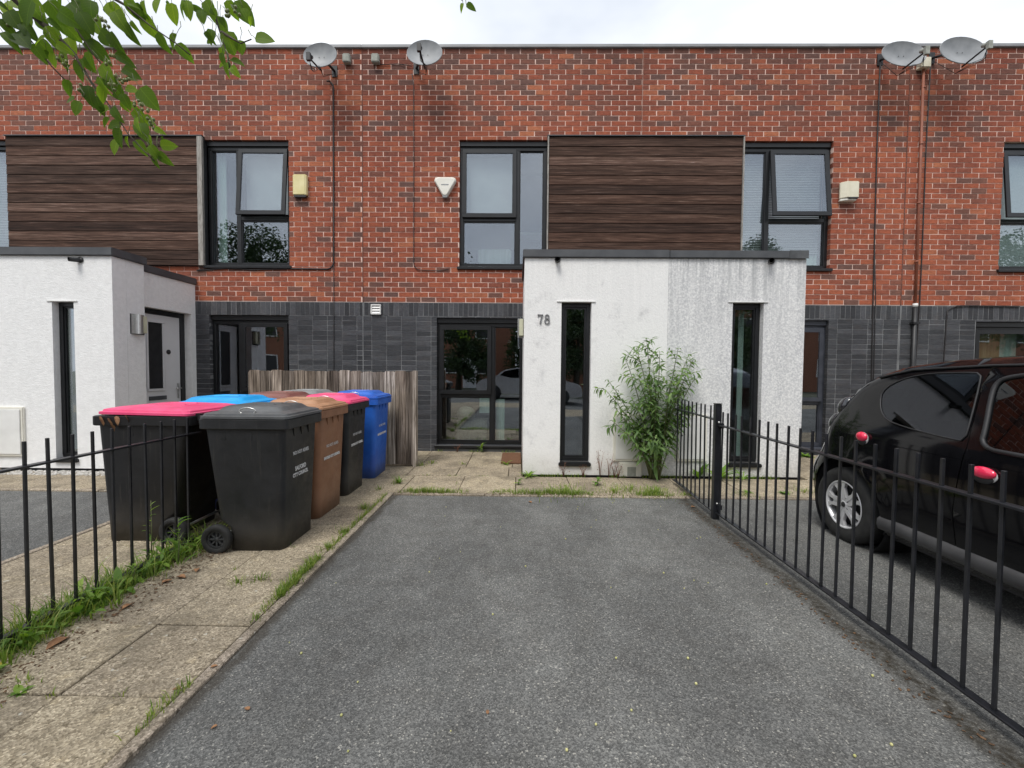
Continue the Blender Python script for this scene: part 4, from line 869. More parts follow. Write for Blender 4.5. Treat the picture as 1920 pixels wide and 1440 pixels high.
    for s, size, zz, mt, bold in lines:
        M_ = Matrix.Translation((f+.0045+.026*(zz/.87), .0, zz)) @ Matrix.Rotation(R(90), 4, 'Z') @ Matrix.Rotation(R(90-2.0), 4, 'X')
        text_mb(s, size, M_, 'printed_text', mt, t, bold)
    return t
LN = [('NO HOT ASHES', .036, .66, 'print', .0004), ('SALFORD', .042, .545, 'print', .0014), ('CITY COUNCIL', .036, .50, 'print', .0014)]
LN2 = [('NO HOT ASHES', .036, .60, 'print', .0), ('SALFORD CITY COUNCIL', .030, .50, 'print', .0022)]
bin_('dark grey wheelie bin with grey lid nearest the camera at the driveway edge', -1.85, 3.075, 'binblack', 'lidgrey', 0, .58, LN, rim='binblack', wsc=.86, fo=.025)
bin_('brown wheelie bin with tan lid between grey and black bins', -1.88, 3.70, 'binbrown', 'lidbrown', -1, .56, LN2, wsc=.88, fo=.02)
bin_('dark wheelie bin with pink lid between the brown and blue bins', -1.90, 4.33, 'binblack', 'lidpink', 0, .56, LN2, wsc=.88, fo=.02)
bin_('bright blue wheelie bin standing against the wooden fence', -1.87, 5.01, 'binblue', 'binblue', 0, .58, LN2, wsc=.88, fo=.02)
bin_('black wheelie bin with pink lid propped ajar by dead leaves behind the railing', -2.64, 3.24, 'binjet', 'lidpink', 180, .70, [], tilt=.9, lip=.045, ph=.050)
bin_('wheelie bin with bright sky blue lid in the back row', -2.68, 3.93, 'binnavy', 'lidcyan', 182, .66, [])
bin_('wheelie bin with maroon lid in the back row beside the sky blue one', -2.58, 4.58, 'binbrown', 'lidrust', 179, .62, [])
bin_('black wheelie bin with pale grey lid in the back corner by the fence', -2.52, 5.05-.04+.0, 'binblack', 'lidpale', 180, .60, [], hgt=.89) if False else bin_('black wheelie bin with pale grey lid in the back corner by the fence', -2.52, 5.07, 'binblack', 'lidpale', 180, .60, [])
def leaf_pts(L_, W_, bend=.25, fold=.25, n=5, heart=.25):
    vs = []; 
    for i in range(n+1):
        q = i/n;  wd = W_*(math.sin(math.pi*min(1, q**.75*.98+.02))**.8)*.5 if 0 < i < n else 0
        z = -bend*L_*q*q; y = L_*q
        vs += [(-wd, y-(heart*W_*.3 if i == 1 else 0), z+fold*wd), (0, y, z), (wd, y-(heart*W_*.3 if i == 1 else 0), z+fold*wd)]
    fs = []
    for i in range(n): a = 3*i; fs += [(a, a+1, a+4, a+3), (a+1, a+2, a+5, a+4)]
    return vs, fs
for i, (x, y, z, a, s) in enumerate(((-2.98, 3.02, .925, 40, .09), (-2.92, 2.935, .92, 80, .075), (-2.86, 2.93, .905, 95, .10), (-2.80, 2.93, .92, 60, .07), (-2.74, 2.93, .925, 110, .06))):
    vs, fs = leaf_pts(s, s*.4, .3, .3); m = MB(); M_ = Matrix.Translation((x, y, z)) @ Matrix.Rotation(R(a-180), 4, 'Z') @ Matrix.Rotation(R(-50), 4, 'X'); m.add([M_ @ Vector(v) for v in vs], fs, smooth=True)
    m.add([M_ @ (Vector(v)+Vector((0, 0, .002))) for v in vs], fs, smooth=True)
    single('dead_leaf', m, 'litter', ('leftmost', 'second from the left', 'large middle', 'fourth from the left', 'rightmost')[i]+' dry brown leaf sticking out under the propped pink lid', 'leaf', 'dry leaves under the pink lid')

# ------------------------------------------------------------------ cars
from mathutils.geometry import delaunay_2d_cdt
def inside(p, poly):
    x, y = p; c = False; n = len(poly)
    for i in range(n):
        x1, y1 = poly[i]; x2, y2 = poly[(i+1) % n]
        if (y1 > y) != (y2 > y) and x < (x2-x1)*(y-y1)/(y2-y1)+x1: c = not c
    return c
def tri_region(outer, holes, step):
    pts = [Vector(p) for p in outer]; edges = [(i, (i+1) % len(outer)) for i in range(len(outer))]
    for h in holes: b = len(pts); pts += [Vector(p) for p in h]; edges += [(b+i, b+(i+1) % len(h)) for i in range(len(h))]
    xs = [p[0] for p in outer]; zs = [p[1] for p in outer]; x = min(xs)+step/2
    while x < max(xs):
        z = min(zs)+step/2
        while z < max(zs):
            if inside((x, z), outer) and not any(inside((x, z), h) for h in holes): pts.append(Vector((x, z)))
            z += step
        x += step
    vo, eo, fo, *_ = delaunay_2d_cdt(pts, edges, [], 0, 1e-5)
    fs = [tuple(f) for f in fo if (lambda c: inside(c, outer) and not any(inside(c, h) for h in holes))((sum(vo[i].x for i in f)/3, sum(vo[i].y for i in f)/3))]
    return [tuple(v) for v in vo], fs
def dense(poly, d, closed=True):
    out = []; n = len(poly)
    for i in range(n if closed else n-1):
        a = Vector(poly[i]); b = Vector(poly[(i+1) % n]); k = max(1, int((b-a).length/d))
        for j in range(k): out.append(tuple(a+(b-a)*j/k))
    if not closed: out.append(tuple(poly[-1]))
    return out
def smooth_poly(poly, it=2, closed=True):
    for _ in range(it):
        q = []; n = len(poly)
        for i in range(n):
            a, b = Vector(poly[i]), Vector(poly[(i+1) % n]); q += [tuple(a*.75+b*.25), tuple(a*.25+b*.75)]
        poly = q
    return poly
def circ(cy_, cz_, r, a0, a1, n=14): return [(cy_+r*math.cos(R(a0+(a1-a0)*k/n)), cz_+r*math.sin(R(a0+(a1-a0)*k/n))) for k in range(n+1)]
def wheel(car, x, y, z, r, s, rim_mat='chrome'):
    """s = -1: outer face looks towards -X"""
    M_ = Matrix.Translation((x, y, z)) @ Matrix.Rotation(R(90*s), 4, 'Y')
    off = WL[car.name]; loc = Matrix.Translation(-off)
    rr = r*.635
    t = MB().lathe([(rr, .005), (rr+.012, .012), (r*.86, .018), (r*.95, .008), (r, -.02), (r, -.15), (r*.93, -.17), (rr, -.17), (rr, .005)], 40, M_)
    for k in range(40):
        pass
    wh = t.build('wheel', 'rubber', car)
    rm = MB().lathe([(rr, .006), (rr-.004, .010), (rr-.012, .006), (rr-.018, -.02), (rr-.02, -.12), (rr, -.12)], 40, M_)
    for k in range(5):
        Q = M_ @ Matrix.Rotation(R(72*k+18), 4, 'Z')
        for d in (-1, 1):
            rm.prism([(.02, d*.004), (.04, d*.034), (rr-.06, d*.036), (rr-.012, d*.072), (rr-.006, d*.030), (rr-.05, d*.016), (.075, d*.006)][::d], Q @ Matrix.Translation((0, 0, -.022)), .024)
        rm.prism([(.02, -.03), (rr*.62, -.018), (rr*.62, .018), (.02, .03)], Q @ Matrix.Translation((0, 0, -.024)), .020)
    rm.lathe([(0, .003), (.028, .002), (.034, -.006), (.05, -.012), (.052, -.03)], 24, M_)
    rm.build('rim', rim_mat, wh)
    MB().lathe([(0, -.055), (rr-.02, -.055), (rr-.02, -.06), (0, -.06)], 24, M_).build('brake_disc', 'dark', wh)
    hc_ = MB().lathe([(0, .0065), (.018, .006), (.020, .003)], 16, M_)
    for k in range(4):
        Q = M_ @ Matrix.Rotation(R(90*k+45), 4, 'Z'); hc_.lathe([(0, -.001), (.006, -.001), (.006, -.012)], 8, Q @ Matrix.Translation((.040, 0, 0)))
    hc_.build('hub_cap', 'dark', wh)
def hatchback(label, X0, width, paint, roofp, full=True):
    """near side at X0 facing -X, rear towards +Y; long silhouette in (y, z)"""
    car = thing('parked_car', label, 'car', (X0+width/2, 1.9, 0))
    rear = [(3.66, .20), (3.69, .30), (3.695, .42), (3.67, .52), (3.575, .61), (3.50, .72), (3.47, .83), (3.44, .93), (3.38, 1.05), (3.28, 1.17)]
    roof = [(3.20, 1.235), (3.0, 1.305), (2.7, 1.345), (2.33, 1.36), (1.9, 1.365), (1.5, 1.345), (1.2, 1.29), (.75, 1.08), (.45, .93), (.1, .86), (-.05, .74), (-.12, .55), (-.12, .25)]
    wy, wz, wr = 3.215, .272, .280; fy = .78
    arch_r = circ(wy, wz, .345, -16, 196, 20); arch_f = circ(fy, wz, .345, -16, 196, 20)
    outer = rear+roof+[(-.05, .17), (arch_f[-1][0], .17)]+arch_f[::-1]+[(arch_f[0][0], .17), (arch_r[-1][0], .175)]+arch_r[::-1]+[(arch_r[0][0], .19)]
    outer = dense(outer, .05)
    rear = smooth_poly(rear+roof, 1, True)[1:-1] if False else rear
    def dist_sil(y, z):
        best = 9; pl = rear+roof
        for (a, b), (c, d) in zip(pl[:-1], pl[1:]):
            ux, uy = c-a, d-b; q = max(0, min(1, ((y-a)*ux+(z-b)*uy)/(ux*ux+uy*uy))); best = min(best, math.hypot(y-a-q*ux, z-b-q*uy))
        return best
    def Xs(y, z, push=0):
        x = X0+.010+.045*((z-.60)/.42)**2 if z < .85 else X0+.026+(z-.85)*.36
        if z < .28: x += (.28-z)*.25
        if y > 3.1: x += (y-3.1)**2*.22
        if y < .5: x += (.5-y)**2*.35
        for cy_ in (wy, fy):     # flared arches
            d = math.hypot(y-cy_, z-wz)
            if d < .46: x -= .018*max(0, 1-abs(d-.36)/.10)
        d = dist_sil(y, z); rr = .09
        if d < rr: x += rr*(1-math.sqrt(max(0, 1-(1-d/rr)**2)))*.9
        return x-push
    qw = smooth_poly([(3.005, 1.07), (3.02, 1.13), (2.97, 1.19), (2.86, 1.24), (2.713, 1.266), (2.52, 1.272), (2.432, 1.270), (2.415, 1.2), (2.39, 1.03), (2.375, .893), (2.45, .895), (2.567, .903), (2.75, .92), (2.90, .948), (2.97, 1.005)], 1)
    dw = smooth_poly([(2.285, .872), (2.30, .99), (2.335, 1.15), (2.335, 1.22), (2.29, 1.25), (2.15, 1.27), (1.8, 1.275), (1.45, 1.26), (1.25, 1.20), (.98, 1.03), (.85, .90), (1.0, .855), (1.6, .86), (2.1, .868)], 2)
    dfront = [(.92, .24), (.86, .60), (.82, .90)]
    dcut = [(2.39, .24), (2.40, .50), (2.378, .68), (2.357, .87), (2.374, .974), (2.406, 1.203), (2.399, 1.302)]
    door_poly = dense(dcut+[(2.1, 1.312), (1.5, 1.30), (1.22, 1.225), (.90, 1.02)]+dfront[::-1], .05)
    def side(mir):
        fx = (lambda x: x) if not mir else (lambda x: 2*(X0+width/2)-x)
        def mk(outer_, holes, step, nm, mt, push=0, parent=car, smooth=True):
            vo, fs = tri_region(outer_, holes, step); vs = [(fx(Xs(y, z, push)), y, z) for y, z in vo]
            if not mir: fs = [f for f in fs]
            m = MB(); 
            good = []
            for f in fs:
                a, b, c = (Vector(vs[i]) for i in f); n_ = (b-a).cross(c-a); want = -1 if not mir else 1
                good.append(f if n_.x*want > 0 else f[::-1])
            return m.add(vs, good, smooth=smooth).build(nm, mt, parent)
        mk(outer, [door_poly, qw], .055, 'body_side', paint)
        d_in = [(y+(.006 if y < 1.6 else -.006), z+(.004 if z < .6 else -.003)) for y, z in door_poly]
        door = mk(d_in, [dw], .055, 'door', paint, .001)
        mk(dense(qw, .04), [], .07, 'quarter_window', 'carglass', .001, car)
        mk(dense(dw, .04), [], .07, 'door_window', 'carglass', .001, door)
        loop = [Vector((fx(Xs(y, z, .004)), y, z)) for y, z in dense(qw, .03)]; MB().tube(loop+[loop[0]], .0045, 6, cap=False).build('window_seal', 'trim', car)
        loop = [Vector((fx(Xs(y, z, .005)), y, z)) for y, z in dense(dw, .03)]; MB().tube(loop+[loop[0]], .012, 6, cap=False).build('window_frame', 'trim', door)
        # gutter strip, sill skirt, covers
        gp = [Vector((fx(Xs(y, z, .006)), y, z)) for y, z in dense([(3.10, 1.232), (2.86, 1.287), (2.4, 1.312), (1.9, 1.318), (1.45, 1.30), (1.1, 1.19)], .08, False)]; MB().tube(gp, .008, 6).build('roof_gutter', 'trim', car)
        sk = MB(); pr = [(.0, .30), (-.018, .285), (-.022, .25), (-.01, .215), (.03, .20)]
        yy = [2.88-.1*k for k in range(18)]
        sk.add([(fx(Xs(y, .28)+a), y, b) for y in yy for a, b in pr], [(i*5+k, i*5+k+1, (i+1)*5+k+1, (i+1)*5+k) for i in range(17) for k in range(4)], smooth=True); sk.build('sill_skirt', 'sillgrey', car)
        if not mir:
            for nm, cy_, cz_, ry, rz_, par in (('fuel_flap', 3.04, .808, .046, .048, car), ('door_handle', 2.244, .745, .062, .045, door)):
                x = Xs(cy_, cz_)
                MB().ell((x-.002, cy_, cz_-.008), (.012, ry*1.02, rz_*.95), 20, 10).build(nm+'_recess', 'chrome', par)
                MB().ell((x-.008, cy_, cz_-.026), (.012, ry*.8, rz_*.62), 20, 10).build(nm+'_pocket', 'trim', par)
                MB().ell((x-.014, cy_-.003, cz_+.006), (.022, ry, rz_*.70), 20, 10).build(nm, 'pinkgloss', par)
    side(False); side(True)
    # skin across the car along the silhouette
    sp = dense(rear+roof, .05, False); rows = []
    inner = []
    cx = X0+width/2
    for y, z in sp:
        xa = Xs(y, z); row_ = []
        for q in [i/10 for i in range(11)]:
            x = xa+(2*cx-2*xa)*q; bulge = math.sin(math.pi*q)
            yy = y+(.05*bulge if y > 3.2 and z < 1.22 else 0); zz = z+(.035*bulge if z > 1.2 else 0)
            row_.append((x, yy, zz))
        rows.append(row_)
    def strip(i0, i1, nm, mt, qa=0, qb=10):
        m = MB(); vs = [v for r in rows[i0:i1+1] for v in r[qa:qb+1]]; n = qb-qa+1
        return m.add(vs, [(i*n+k, i*n+k+1, (i+1)*n+k+1, (i+1)*n+k) for i in range(i1-i0) for k in range(n-1)], smooth=True).build(nm, mt, car)
    idx = lambda y, z: min(range(len(sp)), key=lambda i: math.hypot(sp[i][0]-y, sp[i][1]-z))
    i_b, i_w, i_r, i_f, i_h = idx(3.66, .55), idx(3.45, .90), idx(3.20, 1.235), idx(1.2, 1.29), idx(.45, .93)
    strip(0, i_b, 'rear_bumper', 'trim'); strip(i_b, i_w, 'tailgate', paint); strip(i_w, i_r, 'rear_window', 'carglass'); strip(i_r, i_f, 'roof', roofp); strip(i_f, i_h, 'windscreen', 'carglass'); strip(i_h, len(sp)-1, 'bonnet', paint)
    for s in (0, 1):
        fx = (lambda x: x) if s == 0 else (lambda x: 2*cx-x)
        m = MB().ell((fx(X0+.150), 3.355, .995), (.07, .060, .090), 20, 12, Matrix.Rotation(R(24), 4, 'X')); m.ell((fx(X0+.135), 3.425, .855), (.07, .062, .095), 20, 12, Matrix.Rotation(R(14), 4, 'X')); m.build('tail_lamp', 'lamp', car)
        xx = X0 if s == 0 else X0+width
        for y_ in (wy, fy): wheel(car, xx+(.035 if s == 0 else -.035), y_, wz, wr, -1 if s == 0 else 1)
        
        for y_ in (wy, fy): MB().lathe([(.35, 0), (.35, .24), (0, .24)], 28, Matrix.Translation((xx+(.06 if s == 0 else -.06), y_, wz)) @ Matrix.Rotation(R(90 if s == 0 else -90), 4, 'Y')).build('wheel_arch_liner', 'trim', car)
    MB().box(X0+.12, X0+width-.12, -.05, 3.6, .14, .22).build('underbody', 'trim', car)
    for yy in (2.55, 1.45):
        for sx in (.28, .95): 
            MB().loft([rrect(X0+sx, X0+sx+.46, yy, yy+.14, .5, .05), rrect(X0+sx+.02, X0+sx+.44, yy+.06, yy+.18, .95, .05), rrect(X0+sx+.13, X0+sx+.33, yy+.08, yy+.17, 1.0, .04), rrect(X0+sx+.13, X0+sx+.33, yy+.08, yy+.17, 1.15, .04)], smooth=True).build('car_seat', 'trim', car)
    MB().box(X0+.14, X0+width-.14, .2, 3.3, .35, .5).build('cabin_floor', 'trim', car)
    return car
car = hatchback('glossy black hatchback with pink door handle parked behind the railing', 2.43, 1.62, 'paint', 'roofreflect')

# ------------------------------------------------------------------ plants
def leafmesh(nm, L_, W_, bend, fold, mat, n=5):
    vs, fs = leaf_pts(L_, W_, bend, fold, n); return MB().add(vs, fs, smooth=True).mesh(nm, mat)
def orient(d, roll=0):
    d = d.normalized(); up = Vector((0, 0, 1)) if abs(d.z) < .95 else Vector((0, 1, 0)); x = d.cross(up).normalized(); z = x.cross(d).normalized()
    M_ = Matrix((x, d, z)).transposed().to_4x4(); return M_ @ Matrix.Rotation(roll, 4, 'Y')
# tall shrub against the porch
bush = thing('shrub', 'tall leggy green buddleia growing against the white porch wall', 'shrub', (1.66, 4.93, 0))
tips = [(1.50, 4.85, 1.63), (1.37, 4.80, 1.52), (1.25, 4.82, 1.42), (1.06, 4.80, 1.16), (1.02, 4.72, 1.05), (1.62, 4.75, 1.48), (1.86, 4.85, 1.52), (1.96, 4.80, 1.45), (2.04, 4.86, 1.40), (2.02, 4.78, 1.18), (1.12, 4.70, .86), (1.08, 4.66, .72), (1.56, 4.55, .50), (1.46, 4.60, 1.10), (1.70, 4.62, 1.16), (1.55, 4.62, .88), (1.36, 4.60, 1.16), (1.84, 4.66, 1.05), (1.52, 4.56, .56), (1.96, 4.72, .86), (1.28, 4.64, .98), (1.90, 4.74, 1.28), (1.52, 4.64, 1.28)]
stems = MB(); LF = []; tips = [(a-.05, b, c) for a, b, c in tips]
base = Vector((1.60, 4.93, 0))
for i, tp in enumerate(tips):
    tp = Vector(tp); b0 = base+Vector((RND.uniform(-.06, .06), RND.uniform(-.03, .03), 0)); c1 = b0+(tp-b0)*.45+Vector((0, 0, .14*(tp.z)))*1.0; c1.x = b0.x+(tp.x-b0.x)*.30
    P = lambda q: b0*(1-q)**2+c1*2*q*(1-q)+tp*q*q
    pts = [P(k/10) for k in range(11)]; stems.tube(pts, [.009*(1-.8*k/10)+.001 for k in range(11)], 5)
    Ln = sum((pts[k+1]-pts[k]).length for k in range(10)); nn = int(Ln/.047); ph = RND.uniform(0, 3)
    for k in range(nn):
        q = (k+1)/nn
        if q < .30: continue
        p = P(q); d = (P(min(1, q+.02))-P(max(0, q-.02))).normalized(); ph += math.pi/2
        a = d.orthogonal().normalized(); sz = .140*(1.12-.60*q)*RND.uniform(.75, 1.15)
        for s in (0, math.pi):
            dr = (Matrix.Rotation(ph+s, 3, d) @ a)*.9+d*.35; dr.z -= .15; LF.append((p, dr, sz, i))
        if q > .35 and RND.random() < .16:      # side shoot
            dr = (Matrix.Rotation(ph+.8, 3, d) @ a)+d*.8; e = p+dr.normalized()*RND.uniform(.1, .2); stems.tube([p, (p+e)/2+Vector((0, 0, .01)), e], [.003, .0025, .001], 4)
            for kk in range(5):
                pp = p+(e-p)*(kk+1)/5; a2 = dr.normalized().orthogonal().normalized()
                for s in (0, math.pi): LF.append((pp, (Matrix.Rotation(kk*1.57+s, 3, dr.normalized()) @ a2)*.9+dr.normalized()*.6-Vector((0,0,.2)), .09*RND.uniform(.7, 1.1), i))
stems.build('stem', 'stem', bush)
LF = [l for l in LF if (l[0]+l[1].normalized()*l[2]).y < 5.0]
variants = [leafmesh('leaf', 1, .31, b, .3, 'bushleaf') for b in (.35, .55, .75, .45)]
LF.sort(key=lambda l: -l[2]*(6-l[0].y)); n_part = 290
mb = MB()
for k, (p, dr, sz, i) in enumerate(LF):
    if k % 3 and k < n_part*3 or (k < n_part): pass
sel = set(range(n_part))
for k, (p, dr, sz, i) in enumerate(LF):
    M_ = orient(dr, RND.uniform(-.5, .5))
    if k in sel:
        o = link('leaf', RND.choice(variants), bush); o.matrix_local = Matrix.Translation(p-WL[bush.name]) @ M_ @ Matrix.Scale(sz, 4)
    else:
        vs, fs = leaf_pts(sz, sz*.31, RND.choice((.35, .55, .75)), .3, 4); T_ = Matrix.Translation(p) @ M_; mb.add([T_ @ Vector(v) for v in vs], fs, smooth=True)
mb.build('foliage', 'bushleaf', bush)['kind'] = 'stuff'

# overhanging tree
tree = thing('tree', 'broadleaf tree with green fruit whose branches hang into the top left', 'tree', (-3.3, -.9, 0))
tr = MB().tube([(-3.3, -.9, -.02), (-3.28, -.9, .9), (-3.33, -.86, 2.0), (-3.25, -.8, 3.0), (-3.3, -.8, 4.6)], [.13, .11, .10, .08, .04], 12); tr.build('trunk', 'bark', tree)
paths = [
  [(-3.25, -.8, 3.1), (-2.6, .4, 3.2), (-2.05, 1.35, 2.85), (-1.86, 1.6, 2.615), (-1.73, 1.6, 2.50), (-1.65, 1.6, 2.42), (-1.59, 1.6, 2.32), (-1.52, 1.6, 2.23), (-1.45, 1.59, 2.13), (-1.38, 1.58, 2.06), (-1.335, 1.57, 2.02)],
  [(-3.25, -.8, 3.3), (-2.4, .5, 3.3), (-1.75, 1.35, 2.95), (-1.58, 1.58, 2.66), (-1.46, 1.6, 2.60), (-1.36, 1.6, 2.52), (-1.27, 1.6, 2.46), (-1.22, 1.6, 2.42)],
  [(-3.25, -.8, 3.5), (-2.2, .5, 3.55), (-1.35, 1.35, 3.0), (-1.18, 1.6, 2.70), (-1.13, 1.6, 2.58), (-1.10, 1.6, 2.48), (-1.08, 1.6, 2.42), (-1.07, 1.6, 2.36)],
  [(-2.05, 1.35, 2.85), (-1.92, 1.55, 2.58), (-1.82, 1.6, 2.48), (-1.74, 1.6, 2.38), (-1.66, 1.6, 2.30)],
  [(-1.75, 1.35, 2.95), (-1.74, 1.55, 2.62), (-1.66, 1.6, 2.54), (-1.58, 1.6, 2.42), (-1.52, 1.62, 2.34)],
  [(-1.35, 1.35, 3.0), (-.8, 1.5, 3.0), (-.24, 1.6, 2.72), (-.215, 1.6, 2.612)],
  [(-1.10, 1.6, 2.50), (-1.03, 1.6, 2.46), (-.99, 1.6, 2.475)]]
for k, pth in enumerate(paths):
    n = len(pth); MB().tube(pth, [max(.0022, (.030 if k < 3 else .006)*(1-i/(n-1))**2.2) for i in range(n)], 6).build('branch', 'bark', tree)
S = 1.6/800
def px(x_, y_, Y=1.6):     # metres on a plane at distance Y in front of the lens
    d = r_*((x_-960)/800)+u_*((720-y_)/800)+f_; return Vector((0, 0, H))+d*(Y/d.y)
lv = [leafmesh('leaf', 1, w_, b, f, 'treeleaf', 6) for w_, b, f in ((.72, .22, .22), (.62, .38, .35), (.55, .30, .55), (.78, .18, .2), (.45, .5, .6))]
specs = [(322,5,58,100,3),(236,42,50,72,1),(296,60,42,75,1),(330,82,62,50,1),(268,28,52,62,1),(250,5,42,70,0),(366,30,0,0,0),(378,18,34,85,3),(398,15,42,75,1),(440,2,56,52,0),(478,72,46,-5,0),(425,58,44,80,3),(450,75,38,85,3),(425,0,40,60,1),(398,55,34,100,1),(398,75,22,170,0),(424,120,26,170,2),(430,115,26,95,1),(432,112,30,15,1),(434,124,32,60,1),(415,88,18,100,0),(470,30,22,100,4),
 (55,10,75,55,0),(110,35,70,48,0),(150,45,70,70,3),(188,58,66,55,3),(40,42,70,45,1),(60,82,40,60,2),(85,70,34,170,0),(10,5,50,60,1),(0,35,40,60,4),(140,185,36,175,3),(150,190,34,120,3),(230,128,50,22,1),(262,165,62,48,0),(235,165,34,10,0),(228,175,34,70,1),(205,205,36,175,1),(212,200,36,60,1),(228,232,42,160,3),(225,240,46,120,1),(222,262,34,110,0),(255,262,34,60,1),(280,272,34,60,1),(296,285,36,50,1),(300,272,30,0,0),(290,290,30,90,2),(168,95,52,85,1),(190,120,44,60,3),(200,140,46,60,1),(150,110,44,100,0),(130,150,38,120,1),(165,160,40,80,1),(120,95,44,100,3),(100,100,34,110,0),(180,180,36,80,1),(250,205,40,50,1),(262,230,42,65,3),(240,255,30,100,2),(270,215,30,40,4),
 (90,0,70,70,3),(130,5,64,50,0),(170,0,60,85,1),(200,5,70,45,0),(215,20,50,60,1),(20,0,60,20,0),(60,0,66,110,3),(350,0,38,80,1),(300,-5,46,100,3),(150,22,60,60,0),(95,50,60,70,1),(40,20,50,80,3),(5,60,44,50,4),(868,6,20,105,4),(874,8,27,22,1),(410,30,40,70,2),(455,15,40,65,1),(385,0,36,70,0),(180,150,36,20,1),(215,100,40,30,2),(30,60,60,42,3),(70,75,50,55,3),(70,28,60,55,0),(125,70,60,60,3),(160,75,60,45,1),(110,20,60,40,1),(45,-8,70,60,0),(15,20,60,60,3),(235,150,30,-20,1),(195,170,34,130,3),(290,240,26,30,2),(205,60,44,60,2),(175,30,60,70,3),(240,-5,50,80,0),(145,-5,70,75,1),(270,0,44,100,1)]
rs = random.Random(3); pet = MB()
for (ax, ay, bx_, by_, cnt) in ((40, 10, 172, 155, 8), (172, 155, 300, 290, 16), (0, 0, 380, 0, 10), (200, 0, 330, 85, 4), (380, 0, 432, 130, 8)):
    for k in range(cnt):
        q = (k+rs.random())/cnt; specs.append((ax+(bx_-ax)*q+rs.uniform(-26, 26), ay+(by_-ay)*q+rs.uniform(-16, 8), rs.uniform(18, 38), rs.uniform(20, 130), rs.choice((1, 2, 4, 4))))
for (x_, y_, ln, ang, vi) in specs:
    if ln == 0: continue
    p = px(x_, y_, 1.6+RND.uniform(-.06, .06)); a = R(ang+RND.uniform(-6, 6))
    d = Vector((math.cos(a), RND.uniform(-.25, .35), -math.sin(a))).normalized()
    # blade roughly facing the lens, each turned its own way
    nrm = Vector((RND.uniform(-.5, .5), -1, RND.uniform(-.3, .6))); nrm = (nrm-d*nrm.dot(d)).normalized(); xx = d.cross(nrm).normalized()
    M_ = Matrix((xx, d, nrm)).transposed().to_4x4()
    sz = min(ln, 52)*S*.80*RND.uniform(.8, 1.12)
    e_ = p-d*sz*.30+Vector((RND.uniform(-.01, .01), 0, .012)); pet.tube([p, (p+e_)/2+Vector((0, 0, .003)), e_, e_+Vector((RND.uniform(-.02, .005), 0, .02))], [.0009, .001, .0012, .0015], 4)
    o = link('leaf', lv[vi], tree); o.matrix_local = Matrix.Translation(p-WL[tree.name]) @ M_ @ Matrix.Scale(sz, 4)
pet.build('petioles', 'stem', tree)['kind'] = 'stuff'
# petioles and clusters of small green fruit
fm = MB(); pm = MB()
for (x_, y_) in ((110,105),(122,118),(205,118),(212,108),(215,160),(225,150),(235,150),(285,228),(290,235),(275,205),(262,195),(255,190),(425,25),(432,30),(440,22),(190,40),(200,45),(150,168),(158,175),(12,45),(290,290),(283,280)):
    c = px(x_, y_, 1.57); a = px(x_-8, y_-14, 1.6)
    for k in range(3):
        q = c+Vector((RND.uniform(-.012, .012), RND.uniform(-.012, .012), RND.uniform(-.012, .012))); fm.ell(q, (.0055, .0055, .0065), 8, 6); pm.tube([a, q], .0008, 4)
fm.build('fruit_cluster', 'fruit', tree)['kind'] = 'stuff'; pm.build('fruit_stalks', 'stem', tree)['kind'] = 'stuff'
def crown(mb_, c, rad, n, sz, rn):
    for k in range(n):
        while True:
            q = Vector((rn.uniform(-1, 1), rn.uniform(-1, 1), rn.uniform(-1, 1)))
            if q.length < 1: break
        w_ = 1+.35*mnoise.noise(q*2.2+Vector(c)); q = Vector((q.x*rad[0], q.y*rad[1], q.z*rad[2]))*w_
        if mnoise.noise((q+Vector(c))*1.4) < -.12: continue
        p = Vector(c)+q; d = Vector((rn.uniform(-1, 1), rn.uniform(-1, 1), rn.uniform(-1, .4))); M_ = Matrix.Translation(p) @ orient(d, rn.uniform(0, 6)); s = sz*rn.uniform(.6, 1.3)
        mb_.add([M_ @ Vector(v) for v in ((0, 0, 0), (-.32*s, .5*s, .06*s), (0, s, -.1*s), (.32*s, .5*s, .06*s))], [(0, 1, 2, 3)])
rn = random.Random(5); cm = MB(); crown(cm, (-3.5, -1.3, 4.8), (1.7, 1.3, 1.2), 2600, .12, rn); cm.build('crown', 'crown', tree)['kind'] = 'stuff'

# grass and weeds
GR = random.Random(11)
def blades(mb_, x, y, n, h, spread, z=0.0, wd=.003):
    for _ in range(n):
        a = GR.uniform(0, 6.28); r0 = abs(GR.gauss(0, spread)); b = Vector((x+r0*math.cos(a), y+r0*math.sin(a), z)); hh = h*GR.uniform(.45, 1.15); le = GR.uniform(.15, .9)*hh; a2 = a+GR.uniform(-1, 1)
        t1 = b+Vector((math.cos(a2)*le*.35, math.sin(a2)*le*.35, hh*.6)); t2 = b+Vector((math.cos(a2)*le, math.sin(a2)*le, hh*GR.uniform(.75, 1))); s = Vector((-math.sin(a2), math.cos(a2), 0))*wd*GR.uniform(.6, 1.2)
        mb_.add([b-s, b+s, t1+s*.8, t1-s*.8, t2], [(0, 1, 2, 3), (3, 2, 4)])
gm = MB()
# tufts in joints along the kerb of the left path
for y in [i*.02 for i in range(50, 212)]:
    den = mnoise.noise(Vector((0, y*2.3, 4.2)))
    if den > -.02 or 2.15 < y < 2.75: blades(gm, -1.297+GR.gauss(0, .008), y, int(4+20*max(0, den+.12)) if not 2.25 < y < 2.85 else 26, .04 if not 2.25 < y < 2.85 else .06, .018, .008, .0022)
